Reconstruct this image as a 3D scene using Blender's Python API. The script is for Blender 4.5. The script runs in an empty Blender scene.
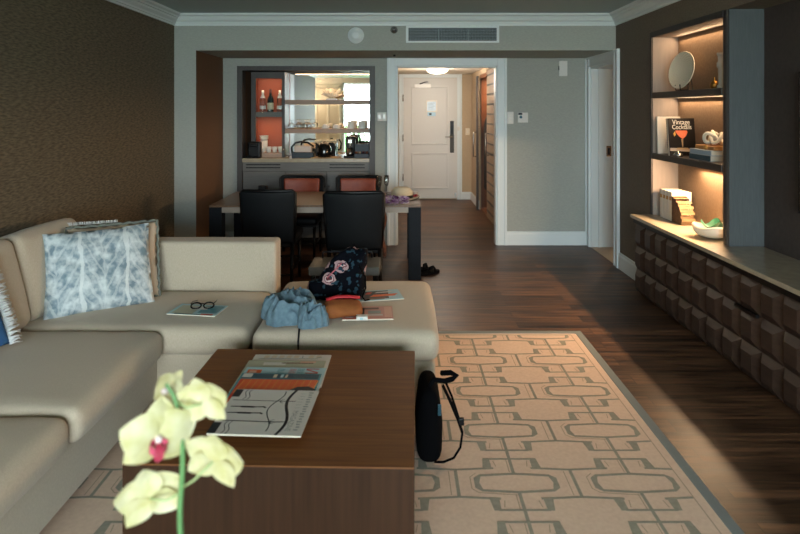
import bpy, bmesh, math, random
from mathutils import Vector, Matrix, noise
R = math.radians
random.seed(7)
scn = bpy.context.scene
COL = scn.collection
H = 1.57; F = 600.0; CX = 401.0; CY = 110.0     # camera height, focal length (px), vanishing point

# ---------------------------------------------------------------- camera
cam = bpy.data.cameras.new('camera'); camo = bpy.data.objects.new('camera', cam); COL.objects.link(camo)
camo.location = (0, 0, H); camo.rotation_euler = (R(90), 0, 0)
cam.sensor_width = 36; cam.lens = 27.0
cam.shift_x = -1/800; cam.shift_y = -(267-110)/800
cam.clip_start = .05
cam.dof.use_dof = True; cam.dof.focus_distance = 4.3; cam.dof.aperture_fstop = 3.2
scn.camera = camo
# ---------------------------------------------------------------- exposure
scn.view_settings.view_transform = 'Standard'; scn.view_settings.look = 'None'
scn.view_settings.exposure = 1.25; scn.view_settings.gamma = 1
scn.cycles.max_bounces = 9; scn.cycles.diffuse_bounces = 5; scn.cycles.glossy_bounces = 5
scn.cycles.transparent_max_bounces = 10
scn.cycles.sample_clamp_indirect = 4
scn.cycles.caustics_reflective = False; scn.cycles.caustics_refractive = False
# ---------------------------------------------------------------- world
w = bpy.data.worlds.new('world'); scn.world = w; w.use_nodes = True
bg = w.node_tree.nodes['Background']; bg.inputs[0].default_value = (.85, .95, 1.0, 1); bg.inputs[1].default_value = 10.5
# ---------------------------------------------------------------- large lights
def area(name, loc, rot, sx, sy, power, col, portal=False, spread=None):
    l = bpy.data.lights.new(name, 'AREA'); l.shape = 'RECTANGLE'; l.size = sx; l.size_y = sy
    l.energy = power; l.color = col
    if spread: l.spread = spread
    if portal: l.cycles.is_portal = True
    o = bpy.data.objects.new(name, l); COL.objects.link(o); o.location = loc; o.rotation_euler = rot
    return o
area('window_daylight', (.15, -3.24, 1.25), (R(90), 0, 0), 3.8, 2.3, 1, (1, 1, 1), portal=True)
WARM = (1.0, .66, .38)
area('niche_led_top', (2.365, 4.6, 2.185), (0, R(38), 0), .03, 1.05, 1.7, WARM)
area('niche_led_middle', (2.365, 4.6, 1.66), (0, R(38), 0), .03, 1.05, 2.1, WARM)
area('niche_led_bottom', (2.365, 4.42, 1.13), (0, R(58), 0), .03, .68, 17, WARM)

# ================================================================ helpers
def lin(c):
    c = c/255
    return c/12.92 if c <= .04045 else ((c+.055)/1.055)**2.4
def hexc(h):
    return (lin(int(h[0:2], 16)), lin(int(h[2:4], 16)), lin(int(h[4:6], 16)), 1)
def gp(px, py, z):            # pixel on a horizontal plane of height z -> metres
    s = (py-CY)/(H-z); return ((px-CX)/s, F/s)
def xz(px, py, y):            # pixel at depth y -> x, z
    return ((px-CX)*y/F, H-(py-CY)*y/F)

def new_mat(name):
    m = bpy.data.materials.new(name); m.use_nodes = True
    nt = m.node_tree; b = nt.nodes['Principled BSDF']
    return m, nt, b
def mat(name, c, rough=.6, metal=0, spec=.5, vary=0, vscale=(8, 8, 8), c2=None, bump=0, bscale=200, detail=4, emit=None, es=0, rvar=0, sheen=0, coat=0):
    m, nt, b = new_mat(name)
    col = hexc(c) if isinstance(c, str) else c
    b.inputs['Base Color'].default_value = col; b.inputs['Roughness'].default_value = rough
    b.inputs['Metallic'].default_value = metal; b.inputs['Specular IOR Level'].default_value = spec
    if sheen: b.inputs['Sheen Weight'].default_value = sheen
    if coat: b.inputs['Coat Weight'].default_value = coat; b.inputs['Coat Roughness'].default_value = .1
    tc = nt.nodes.new('ShaderNodeTexCoord')
    if c2 is not None:
        mp = nt.nodes.new('ShaderNodeMapping'); mp.inputs['Scale'].default_value = vscale
        n = nt.nodes.new('ShaderNodeTexNoise'); n.inputs['Scale'].default_value = 1; n.inputs['Detail'].default_value = detail
        nt.links.new(tc.outputs['Object'], mp.inputs[0]); nt.links.new(mp.outputs[0], n.inputs['Vector'])
        r = nt.nodes.new('ShaderNodeValToRGB')
        r.color_ramp.elements[0].position = .3; r.color_ramp.elements[1].position = .7
        r.color_ramp.elements[0].color = col; r.color_ramp.elements[1].color = hexc(c2) if isinstance(c2, str) else c2
        nt.links.new(n.outputs[0], r.inputs[0]); nt.links.new(r.outputs[0], b.inputs['Base Color'])
        if rvar:
            mr = nt.nodes.new('ShaderNodeMapRange'); mr.inputs[3].default_value = rough-rvar; mr.inputs[4].default_value = rough+rvar
            nt.links.new(n.outputs[0], mr.inputs[0]); nt.links.new(mr.outputs[0], b.inputs['Roughness'])
    if bump:
        n2 = nt.nodes.new('ShaderNodeTexNoise'); n2.inputs['Scale'].default_value = bscale; n2.inputs['Detail'].default_value = 3
        nt.links.new(tc.outputs['Object'], n2.inputs['Vector'])
        bp = nt.nodes.new('ShaderNodeBump'); bp.inputs['Strength'].default_value = bump; bp.inputs['Distance'].default_value = .002
        nt.links.new(n2.outputs[0], bp.inputs['Height']); nt.links.new(bp.outputs[0], b.inputs['Normal'])
    if emit:
        b.inputs['Emission Color'].default_value = hexc(emit) if isinstance(emit, str) else emit; b.inputs['Emission Strength'].default_value = es
    return m
def glass_mat(name, tint=(1, 1, 1, 1), strength=.0, rough=.02, refl=1.0):
    m, nt, b = new_mat(name); nt.nodes.remove(b)
    out = nt.nodes['Material Output']
    tr = nt.nodes.new('ShaderNodeBsdfTransparent'); tr.inputs[0].default_value = tint
    gl = nt.nodes.new('ShaderNodeBsdfGlossy'); gl.inputs['Roughness'].default_value = rough
    fr = nt.nodes.new('ShaderNodeLayerWeight'); fr.inputs[0].default_value = .35
    mx = nt.nodes.new('ShaderNodeMixShader')
    mu = nt.nodes.new('ShaderNodeMath'); mu.operation = 'MULTIPLY_ADD'; mu.inputs[1].default_value = refl; mu.inputs[2].default_value = strength; mu.use_clamp = True
    nt.links.new(fr.outputs['Fresnel'], mu.inputs[0]); nt.links.new(mu.outputs[0], mx.inputs[0])
    nt.links.new(tr.outputs[0], mx.inputs[1]); nt.links.new(gl.outputs[0], mx.inputs[2]); nt.links.new(mx.outputs[0], out.inputs[0])
    return m

class MB:
    def __init__(s): s.bm = bmesh.new(); s.mats = []
    def mi(s, m):
        if m not in s.mats: s.mats.append(m)
        return s.mats.index(m)
    def merge(s, b2, m, smooth=False, mtx=None):
        if mtx is not None: bmesh.ops.transform(b2, matrix=mtx, verts=b2.verts)
        i = s.mi(m); vm = {}
        for v in b2.verts: vm[v] = s.bm.verts.new(v.co)
        for f in b2.faces:
            try: g = s.bm.faces.new([vm[v] for v in f.verts])
            except ValueError: continue
            g.material_index = i; g.smooth = smooth
        b2.free(); return s
    def box(s, x0, x1, y0, y1, z0, z1, m, bev=0, seg=2, mtx=None):
        b = bmesh.new(); bmesh.ops.create_cube(b, size=1)
        for v in b.verts: v.co = Vector((x0+(v.co.x+.5)*(x1-x0), y0+(v.co.y+.5)*(y1-y0), z0+(v.co.z+.5)*(z1-z0)))
        if bev: bmesh.ops.bevel(b, geom=b.edges[:], offset=bev, segments=seg, profile=.5, affect='EDGES')
        return s.merge(b, m, False, mtx)
    def face(s, pts, m, smooth=False):
        f = s.bm.faces.new([s.bm.verts.new(Vector(p)) for p in pts]); f.material_index = s.mi(m); f.smooth = smooth; return s
    def prism(s, poly, h, m, mtx=None, smooth=False):      # polygon in xy, extruded 0..h in z
        b = bmesh.new(); n = len(poly)
        lo = [b.verts.new((p[0], p[1], 0)) for p in poly]; hi = [b.verts.new((p[0], p[1], h)) for p in poly]
        b.faces.new(lo[::-1]); b.faces.new(hi)
        for i in range(n): b.faces.new([lo[i], lo[(i+1) % n], hi[(i+1) % n], hi[i]])
        bmesh.ops.recalc_face_normals(b, faces=b.faces[:])
        return s.merge(b, m, smooth, mtx)
    def cyl(s, p0, p1, r0, m, r1=None, n=16, smooth=True):
        if r1 is None: r1 = r0
        return s.tube([p0, p1], [r0, r1], m, n, smooth)
    def tube(s, pts, r, m, n=8, smooth=True, closed=False, flat=1.0):
        pts = [Vector(p) for p in pts]; k = len(pts)
        rs = r if isinstance(r, (list, tuple)) else [r]*k
        b = bmesh.new(); rings = []
        t = (pts[1]-pts[0]).normalized(); up = Vector((0, 0, 1)) if abs(t.z) < .9 else Vector((1, 0, 0))
        u = t.cross(up).normalized()
        for i, p in enumerate(pts):
            if closed: t = (pts[(i+1) % k]-pts[i-1]).normalized()
            else: t = (pts[min(i+1, k-1)]-pts[max(i-1, 0)]).normalized()
            u = (u-t*u.dot(t)).normalized(); v = t.cross(u)
            rings.append([b.verts.new(p+u*math.cos(a)*rs[i]+v*math.sin(a)*rs[i]*flat) for a in [2*math.pi*j/n for j in range(n)]])
        rng = range(k) if closed else range(k-1)
        for i in rng:
            a, c = rings[i], rings[(i+1) % k]
            for j in range(n): b.faces.new([a[j], a[(j+1) % n], c[(j+1) % n], c[j]])
        if not closed: b.faces.new(rings[0][::-1]); b.faces.new(rings[-1])
        bmesh.ops.recalc_face_normals(b, faces=b.faces[:])
        return s.merge(b, m, smooth)
    def lathe(s, prof, m, n=24, mtx=None, smooth=True):
        b = bmesh.new(); rings = []
        for r, z in prof:
            if r < 1e-5: rings.append([b.verts.new((0, 0, z))])
            else: rings.append([b.verts.new((r*math.cos(2*math.pi*j/n), r*math.sin(2*math.pi*j/n), z)) for j in range(n)])
        for a, c in zip(rings, rings[1:]):
            for j in range(n):
                q = (j+1) % n
                if len(a) == 1 and len(c) == 1: continue
                if len(a) == 1: b.faces.new([a[0], c[j], c[q]])
                elif len(c) == 1: b.faces.new([a[j], a[q], c[0]])
                else: b.faces.new([a[j], a[q], c[q], c[j]])
        bmesh.ops.recalc_face_normals(b, faces=b.faces[:])
        return s.merge(b, m, smooth, mtx)
    def surf(s, fn, nu, nv, m, smooth=True, closeu=False):
        b = bmesh.new(); g = [[b.verts.new(Vector(fn(i/nu, j/nv))) for j in range(nv+1)] for i in range(nu+1)]
        for i in range(nu):
            for j in range(nv): b.faces.new([g[i][j], g[i+1][j], g[i+1][j+1], g[i][j+1]])
        if closeu: bmesh.ops.remove_doubles(b, verts=b.verts[:], dist=1e-5)
        return s.merge(b, m, smooth)
    def rbox(s, c, h, r, m, puff=(0, 0, 0), n=12, mtx=None, fn=None):   # soft rounded cushion
        hx, hy, hz = h
        def coords(q):
            e = [-q, -q+r*.08, -q+r*.3, -q+r*.6, -q+r]
            mid = [-(q-r)+2*(q-r)*i/n for i in range(1, n)]
            return e+mid+[-x for x in e[::-1]]
        b = bmesh.new()
        cs = [coords(hx), coords(hy), coords(hz)]; hh = (hx, hy, hz)
        for ax in range(3):
            a1, a2 = (ax+1) % 3, (ax+2) % 3
            for sg in (-1, 1):
                g = []
                for u in cs[a1]:
                    row = []
                    for v in cs[a2]:
                        p = [0, 0, 0]; p[ax] = sg*hh[ax]; p[a1] = u; p[a2] = v
                        q = Vector([max(-(hh[k]-r), min(hh[k]-r, p[k])) for k in range(3)])
                        d = Vector(p)-q
                        o = q+d.normalized()*r
                        for k in range(3):
                            if puff[k]:
                                w_ = 1
                                for j in range(3):
                                    if j != k: w_ *= max(0, 1-(o[j]/hh[j])**2)**.6
                                o[k] += (1 if p[k] > 0 else -1)*puff[k]*w_*abs(o[k]/hh[k])
                        if fn: o = fn(o)
                        row.append(b.verts.new(o+Vector(c)))
                    g.append(row)
                for i in range(len(g)-1):
                    for j in range(len(g[0])-1): b.faces.new([g[i][j], g[i+1][j], g[i+1][j+1], g[i][j+1]])
        bmesh.ops.remove_doubles(b, verts=b.verts[:], dist=1e-5)
        bmesh.ops.recalc_face_normals(b, faces=b.faces[:])
        return s.merge(b, m, True, mtx)
    def text(s, t, size, m, mtx, font_scale=(1, 1)):
        cu = bpy.data.curves.new('t', 'FONT'); cu.body = t; cu.size = size; cu.align_x = 'CENTER'; cu.align_y = 'CENTER'
        o = bpy.data.objects.new('t', cu); COL.objects.link(o)
        dg = bpy.context.evaluated_depsgraph_get(); me = bpy.data.meshes.new_from_object(o.evaluated_get(dg))
        b = bmesh.new(); b.from_mesh(me); bmesh.ops.scale(b, vec=(font_scale[0], font_scale[1], 1), verts=b.verts)
        bpy.data.objects.remove(o); bpy.data.curves.remove(cu); bpy.data.meshes.remove(me)
        return s.merge(b, m, False, mtx)
    def obj(s, name, parent=None, loc=None, rot=None):
        me = bpy.data.meshes.new(name); s.bm.to_mesh(me); s.bm.free()
        for m in s.mats: me.materials.append(m)
        o = bpy.data.objects.new(name, me); COL.objects.link(o)
        if parent: o.parent = parent
        if loc: o.location = loc
        if rot: o.rotation_euler = rot
        return o
def tag(o, label, cat, group=None):
    o['label'] = label; o['category'] = cat
    if group: o['group'] = group
    return o
def struct(o): o['kind'] = 'structure'; return o
def thing(name, label, cat, loc=(0, 0, 0), rz=0, group=None):
    o = bpy.data.objects.new(name, None); o.empty_display_size = .1; COL.objects.link(o); o.location = loc; o.rotation_euler = (0, 0, rz)
    return tag(o, label, cat, group)
def dup(root, loc, rz, label):
    def cp(o, par):
        c = o.copy(); COL.objects.link(c); c.parent = par
        for ch in o.children: cp(ch, c)
        return c
    c = cp(root, None); c.location = loc; c.rotation_euler = (0, 0, rz); c['label'] = label
    return c
def T(x, y, z, rx=0, ry=0, rz=0):
    return Matrix.Translation((x, y, z)) @ Matrix.Rotation(rz, 4, 'Z') @ Matrix.Rotation(ry, 4, 'Y') @ Matrix.Rotation(rx, 4, 'X')

# ================================================================ materials
def wallpaper(name, c1, c2, tilt=0, sc=(6, 6, 60), bump=.25, rough=.75):
    m, nt, b = new_mat(name); b.inputs['Roughness'].default_value = rough; b.inputs['Specular IOR Level'].default_value = .3
    tc = nt.nodes.new('ShaderNodeTexCoord'); mp = nt.nodes.new('ShaderNodeMapping')
    mp.inputs['Rotation'].default_value = (tilt, 0, 0); mp.inputs['Scale'].default_value = sc
    n = nt.nodes.new('ShaderNodeTexNoise'); n.inputs['Scale'].default_value = 3; n.inputs['Detail'].default_value = 5
    r = nt.nodes.new('ShaderNodeValToRGB'); r.color_ramp.elements[0].position = .32; r.color_ramp.elements[1].position = .68
    r.color_ramp.elements[0].color = hexc(c1); r.color_ramp.elements[1].color = hexc(c2)
    bp = nt.nodes.new('ShaderNodeBump'); bp.inputs['Strength'].default_value = bump; bp.inputs['Distance'].default_value = .004
    L = nt.links
    L.new(tc.outputs['Object'], mp.inputs[0]); L.new(mp.outputs[0], n.inputs['Vector']); L.new(n.outputs[0], r.inputs[0])
    L.new(r.outputs[0], b.inputs['Base Color']); L.new(n.outputs[0], bp.inputs['Height']); L.new(bp.outputs[0], b.inputs['Normal'])
    return m
M = {}
M['left_wall'] = wallpaper('brown textured wallpaper', '4F4739', '776B58', tilt=R(24), sc=(8, 7, 34), bump=.35)
M['brown_paper'] = wallpaper('warm brown wallpaper', '684C37', '755841', sc=(30, 30, 30))
M['right_wall'] = wallpaper('taupe wallpaper', '655B4F', '74695C', sc=(20, 20, 30))
M['grey_wall'] = wallpaper('grey beige wallpaper', '9EA19B', 'AAADA6', sc=(12, 12, 60), bump=.15)
M['hall_wall'] = wallpaper('hall wallpaper', 'B39E82', 'BFAB90', sc=(14, 14, 50), bump=.15)
M['ceiling'] = mat('ceiling paint', 'B4C6CA', .8, bump=.1)
M['white_ceiling'] = mat('hall ceiling paint', 'D8D2C6', .8)
M['trim'] = mat('white painted trim', 'DCE3E4', .45)
M['door'] = mat('cream painted door', 'D3D1CC', .45)
M['black'] = mat('black plastic', '070708', .4, spec=.25)
M['black_matte'] = mat('black cloth', '060608', .95, spec=.08, bump=.4, bscale=400)
M['chrome'] = mat('brushed metal', 'C4C4C2', .25, 1)
M['darkmetal'] = mat('dark metal', '2A2C30', .4, .7)
M['linen'] = mat('oatmeal linen', 'B7A995', .92, spec=.2, c2='C5B7A3', vscale=(260, 260, 90), bump=.5, bscale=500, sheen=.2)
M['linen_pipe'] = mat('oatmeal piping', '9C9383', .9)
M['frame_wood'] = mat('dark grey stained wood', '383432', .5, c2='46413E', vscale=(60, 60, 3))
M['bar_wood'] = mat('grey stained oak', '605D59', .5, c2='6E6B66', vscale=(4, 4, 90))
M['shelf_wood'] = mat('taupe shelf wood', 'A08370', .5, c2='AC8F7B', vscale=(3, 40, 60))
M['niche_back'] = mat('tan woven panel', '8C735A', .7, c2='987F66', vscale=(60, 60, 60), bump=.2, bscale=300)
M['niche_side'] = mat('pale veneer', '8B7D72', .6, c2='96887C', vscale=(30, 30, 4))
M['pilaster'] = mat('grey veneer', '44494B', .55, c2='4E5355', vscale=(160, 160, 12), rvar=.05)
M['tv_wall'] = mat('dark taupe panel', '3A3330', .6, c2='443C38', vscale=(30, 30, 30))
M['tile_wood'] = mat('dark walnut', '2C201A', .42, spec=.45, c2='3E2F26', vscale=(40, 6, 60), rvar=.05)
M['counter'] = mat('cream stone worktop', 'A0937D', .22, c2='AC9F88', vscale=(20, 20, 20))
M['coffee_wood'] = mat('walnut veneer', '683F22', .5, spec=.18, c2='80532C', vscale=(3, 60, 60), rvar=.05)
M['dining_wood'] = mat('brown grey table wood', '5C4734', .35, c2='6C5541', vscale=(40, 3, 60), rvar=.05)
M['dining_edge'] = mat('pale table edge', '8C857B', .5)
M['table_leg'] = mat('blue black leather leg', '080E15', .6, spec=.2, c2='0E1720', vscale=(90, 90, 90), bump=.4, bscale=300)
M['chair_back'] = mat('black leather', '050709', .55, spec=.2, c2='0B1014', vscale=(150, 150, 150), bump=.5, bscale=350)
M['chair_frame'] = mat('black lacquer', '070606', .35, spec=.3)
M['orange_leather'] = mat('rust orange leather', '8A3A20', .45, c2='9C4628', vscale=(20, 20, 20))
M['orange_back'] = mat('orange lacquer', '9A4A2C', .6)
M['porcelain'] = mat('white porcelain', 'E8E4DC', .25)
M['white'] = mat('white paper', 'DDDBD6', .6)
M['glass'] = glass_mat('clear glass', (.97, .985, .985, 1), .06, refl=.7)
M['pane'] = glass_mat('window pane', (.97, .99, .99, 1), .0, refl=.4)
M['green_glass'] = mat('dark green bottle', '0E1F1E', .12, coat=.6)
M['gold'] = mat('brass', 'B98A45', .3, 1)
M['rust'] = mat('dark orange', 'B5502A', .5)

def mirror_mat():
    m, nt, b = new_mat('mirror'); b.inputs['Metallic'].default_value = 1; b.inputs['Roughness'].default_value = .01
    b.inputs['Base Color'].default_value = (.86, .88, .86, 1); return m
M['mirror'] = mirror_mat()

def floor_mat():
    m, nt, b = new_mat('wood plank floor'); L = nt.links
    tc = nt.nodes.new('ShaderNodeTexCoord')
    br = nt.nodes.new('ShaderNodeTexBrick'); br.offset = .37; br.offset_frequency = 2
    br.inputs['Color1'].default_value = (0, 0, 0, 1); br.inputs['Color2'].default_value = (1, 1, 1, 1); br.inputs['Mortar'].default_value = (.5, .5, .5, 1)
    br.inputs['Scale'].default_value = 1; br.inputs['Mortar Size'].default_value = .0018; br.inputs['Bias'].default_value = 0
    br.inputs['Brick Width'].default_value = 1.35; br.inputs['Row Height'].default_value = .127
    L.new(tc.outputs['Object'], br.inputs['Vector'])
    mp = nt.nodes.new('ShaderNodeMapping'); mp.inputs['Scale'].default_value = (2.2, 26, 1)
    ad = nt.nodes.new('ShaderNodeVectorMath'); ad.operation = 'ADD'
    sc = nt.nodes.new('ShaderNodeVectorMath'); sc.operation = 'SCALE'; sc.inputs['Scale'].default_value = 13.7
    L.new(br.outputs['Color'], sc.inputs[0]); L.new(tc.outputs['Object'], mp.inputs[0]); L.new(mp.outputs[0], ad.inputs[0]); L.new(sc.outputs[0], ad.inputs[1])
    n = nt.nodes.new('ShaderNodeTexNoise'); n.inputs['Scale'].default_value = 1; n.inputs['Detail'].default_value = 7; n.inputs['Roughness'].default_value = .62
    L.new(ad.outputs[0], n.inputs['Vector'])
    r = nt.nodes.new('ShaderNodeValToRGB'); e = r.color_ramp.elements
    e[0].position = .33; e[0].color = hexc('1E140E'); e[1].position = .70; e[1].color = hexc('74523A')
    L.new(n.outputs[0], r.inputs[0])
    hs = nt.nodes.new('ShaderNodeHueSaturation')
    mr = nt.nodes.new('ShaderNodeMapRange'); mr.inputs[3].default_value = .42; mr.inputs[4].default_value = 1.3
    L.new(br.outputs['Color'], mr.inputs[0]); L.new(mr.outputs[0], hs.inputs['Value']); L.new(r.outputs[0], hs.inputs['Color'])
    mx = nt.nodes.new('ShaderNodeMixRGB'); mx.inputs[2].default_value = hexc('20160F')
    L.new(br.outputs['Fac'], mx.inputs[0]); L.new(hs.outputs[0], mx.inputs[1]); L.new(mx.outputs[0], b.inputs['Base Color'])
    r2 = nt.nodes.new('ShaderNodeMapRange'); r2.inputs[3].default_value = .30; r2.inputs[4].default_value = .50; b.inputs['Specular IOR Level'].default_value = .27
    L.new(n.outputs[0], r2.inputs[0]); L.new(r2.outputs[0], b.inputs['Roughness'])
    bp = nt.nodes.new('ShaderNodeBump'); bp.inputs['Strength'].default_value = .6; bp.inputs['Distance'].default_value = .004
    L.new(n.outputs[0], bp.inputs['Height']); L.new(bp.outputs[0], b.inputs['Normal'])
    return m
M['floor'] = floor_mat()
M['rug'] = mat('beige wool', 'D9BCA6', .95, spec=.1, c2='E2C6B0', vscale=(60, 60, 60), bump=.8, bscale=350)
M['rug_line'] = mat('grey wool line', '969081', .95, spec=.1, c2='A29C8D', vscale=(60, 60, 60), bump=.8, bscale=350)
M['rug_edge'] = mat('grey wool binding', '808583', .95, spec=.1, bump=.5, bscale=300)
M['rug_carved'] = mat('tan carved line', 'B59C86', .95)  # thin tan carved lines running beside the grey lattice

# ================================================================ ROOM SHELL
XL, XR, YS, YB, ZC = -2.29, 2.17, 6.06, 6.98, 2.535
struct(MB().box(-3.9, 3.9, -3.35, 10.8, -.12, 0, M['floor']).obj('floor'))
struct(MB().box(-3.9, 3.9, -3.35, 7.1, ZC, ZC+.1, M['ceiling']).obj('ceiling'))
struct(MB().box(-2.6, XL, -1.2, YS, 0, ZC, M['left_wall']).obj('wall_left'))
b = MB(); b.box(-2.6, -2.07, YS, 7.1, 0, ZC, M['grey_wall'])
i = b.mi(M['brown_paper'])
for f in b.bm.faces:
    if f.calc_center_median().x > -2.08: f.material_index = i
struct(b.obj('wall_left_return'))
struct(MB().box(-2.07, 2.6, YS, YB, 2.172, ZC, M['grey_wall']).obj('ceiling_soffit'))
b = MB(); g = M['grey_wall']
b.box(-2.07, -1.90, YB, YB+.12, 0, ZC, g); b.box(-1.90, -.30, YB, YB+.12, 2.08, ZC, g); b.box(-.30, -.05, YB, YB+.12, 0, ZC, g)
b.box(-.05, 1.116, YB, YB+.12, 2.08, ZC, g); b.box(1.116, 2.6, YB, YB+.12, 0, ZC, g)
struct(b.obj('wall_back'))
b = MB(); g = M['right_wall']            # right wall: openings for the display niche, the TV recess and a doorway
b.box(XR, 2.42, 5.19, 6.07, 0, ZC, g); b.box(XR, 2.42, 6.07, 6.87, 2.08, ZC, g); b.box(XR, 2.42, 6.87, YB, 0, ZC, g)
b.box(XR, 2.6, -3.2, 5.19, 2.24, ZC, g); b.box(XR, 2.6, 3.96, 5.19, 0, .60, g); b.box(2.40, 2.6, -3.2, 5.19, 0, 2.24, M['tv_wall'])
struct(b.obj('wall_right'))
b = MB(); g = M['hall_wall']
b.box(-.2, -.075, YB+.12, 10.6, 0, 2.3, g); b.box(-.2, 1.6, 10.55, 10.7, 0, 2.3, g)
b.box(1.24, 1.36, 9.45, 10.6, 0, 2.3, g); b.box(1.24, 1.36, 8.7, 9.45, 2.12, 2.3, g); b.box(1.24, 1.36, YB+.12, 7.55, 0, 2.3, g); b.box(1.24, 1.36, 7.55, 8.7, 2.15, 2.3, g)
struct(b.obj('wall_hall'))
struct(MB().box(-.2, 1.9, YB+.12, 10.7, 2.2, 2.3, M['white_ceiling']).obj('ceiling_hall'))
b = MB(); g = mat('warm bedroom wall', 'B79C80', .8)
b.box(3.75, 3.9, 5.2, 9.2, 0, 2.5, g); b.box(2.42, 3.9, 9.1, 9.2, 0, 2.5, g); b.box(2.42, 3.9, 5.2, 5.3, 0, 2.5, g); b.box(2.42, 3.9, 5.2, 9.2, 2.5, 2.56, M['white_ceiling'])
b.box(2.42, 2.5, 7.1, 9.1, 0, 2.5, g)
struct(b.obj('wall_side_room'))
# rear wall with the big window (behind the camera, seen in the mirror)
b = MB(); g = mat('warm cream wall', 'D6CBBB', .8)
b.box(-3.9, -1.77, -3.35, -3.2, 0, ZC, g); b.box(2.1, 2.6, -3.35, -3.2, 0, ZC, g); b.box(-1.77, 2.1, -3.35, -3.2, 2.4, ZC, g); b.box(-1.77, 2.1, -3.35, -3.2, 0, .1, g)
b.box(-3.9, -3.75, -3.2, -1.2, 0, ZC, g); b.box(-3.75, -2.6, -1.2, -1.05, 0, ZC, g)
struct(b.obj('wall_front'))
wf = MB()
for x in (-1.77, -.5, .80, 2.04): wf.box(x, x+.06, -3.3, -3.22, .1, 2.4, M['trim'])
wf.box(-1.77, 2.1, -3.3, -3.22, 2.34, 2.4, M['trim']); wf.box(-1.77, 2.1, -3.3, -3.22, .1, .16, M['trim'])
wo = struct(wf.obj('window_1'))
MB().box(-1.72, 2.05, -3.265, -3.26, .16, 2.34, M['pane']).obj('window_pane', wo)

# crown moulding, swept round the room
def offset_path(path, d):   # path is a polyline, room lies to its right
    out = []
    for i, p in enumerate(path):
        dirs = []
        if i > 0: dirs.append((Vector(path[i])-Vector(path[i-1])).normalized())
        if i < len(path)-1: dirs.append((Vector(path[i+1])-Vector(path[i])).normalized())
        ns = [Vector((v.y, -v.x)) for v in dirs]
        if len(ns) == 1: out.append(Vector(p)+ns[0]*d)
        else:
            mvec = (ns[0]+ns[1]).normalized(); out.append(Vector(p)+mvec*(d/mvec.dot(ns[0])))
    return out
def sweep(mb, path, prof, m):   # prof: list of (offset, z)
    rings = [offset_path(path, d) for d, z in prof]
    for k in range(len(prof)-1):
        for i in range(len(path)-1):
            a, c = rings[k], rings[k+1]; z0, z1 = prof[k][1], prof[k+1][1]
            mb.face([(a[i].x, a[i].y, z0), (a[i+1].x, a[i+1].y, z0), (c[i+1].x, c[i+1].y, z1), (c[i].x, c[i].y, z1)], m)
    for e in (0, -1):
        mb.face([(rings[k][e].x, rings[k][e].y, prof[k][1]) for k in range(len(prof))], m)
prof = [(0, 2.42), (.012, 2.42), (.014, 2.437), (.022, 2.44), (.026, 2.455), (.05, 2.475), (.056, 2.49), (.07, 2.493), (.074, 2.505), (.098, 2.516), (.104, 2.534), (0, 2.534)]
b = MB(); sweep(b, [(XL, -1.2), (XL, YS), (XR, YS), (XR, -3.2)], prof, M['trim']); struct(b.obj('trim_1'))
def baseboard(name, path, h=.16):
    b = MB(); sweep(b, path, [(0, 0), (.018, 0), (.018, h-.035), (.012, h-.02), (.012, h-.006), (.004, h), (0, h)], M['trim']); return struct(b.obj(name))
baseboard('baseboard_back', [(1.228, YB), (XR, YB)])
baseboard('baseboard_right', [(XR, 5.96), (XR, 5.2)])
baseboard('baseboard_left', [(XL, -1.2), (XL, YS), (-2.07, YS), (-2.07, YB), (-1.9, YB)])
baseboard('baseboard_hall', [(.98+.09, 10.55), (1.24, 10.55), (1.24, 9.5)], .13)

# door casings
def casing(name, mtx, w0, w1, zt, cw=.11, th=.03):    # local: x across the opening, y outwards (towards the room)
    b = MB()
    def member(x0, x1, z0, z1, vert, flip):
        b.box(x0, x1, -th*.55, 0, z0, z1, M['trim'], mtx=mtx)
        if vert:
            xo = (x0, x0+.03) if flip else (x1-.03, x1); xi = (x1-.022, x1) if flip else (x0, x0+.022)
            b.box(xo[0], xo[1], -th, -th*.5, z0, z1, M['trim'], .004, mtx=mtx); b.box(xi[0], xi[1], -th*.8, -th*.5, z0, z1, M['trim'], .003, mtx=mtx)
        else:
            b.box(x0-cw+.03, x1+cw-.03, -th*.98, -th*.5, z1-.03, z1, M['trim'], .004, mtx=mtx); b.box(x0, x1, -th*.8, -th*.5, z0, z0+.022, M['trim'], .003, mtx=mtx)
    member(w0-cw, w0, 0, zt+cw, True, True); member(w1, w1+cw, 0, zt+cw, True, False); member(w0, w1, zt, zt+cw, False, False)
    return struct(b.obj(name))
b = casing('trim_2', T(0, YB, 0), -.05, 1.116, 2.08, .112)
b = MB(); b.box(-.05, -.035, YB, YB+.13, 0, 2.08, M['trim']); b.box(1.101, 1.116, YB, YB+.13, 0, 2.08, M['trim']); b.box(-.05, 1.116, YB, YB+.13, 2.065, 2.08, M['trim'])
struct(b.obj('trim_3'))
casing('trim_4', T(XR, 0, 0, rz=R(-90)) , -6.87, -6.07, 2.06, .12)
b = MB(); b.box(XR, 2.42, 6.85, 6.87, 0, 2.06, M['trim']); b.box(XR, 2.42, 6.07, 6.09, 0, 2.06, M['trim']); b.box(XR, 2.42, 6.07, 6.87, 2.04, 2.06, M['trim'])
b.box(2.25, 2.27, 6.83, 6.85, 0, 2.04, M['trim']); b.box(2.36, 2.385, 6.842, 6.85, 1.06, 1.14, M['darkmetal']); b.box(2.345, 2.40, 6.846, 6.85, 1.04, 1.16, M['chrome'])
b.box(XR, 2.42, 6.09, 6.85, 0, .006, mat('pale threshold', 'B5A48E', .5))
struct(b.obj('trim_5'))
casing('trim_6', T(0, 10.55, 0), .045, .985, 2.135, .085)

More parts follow.
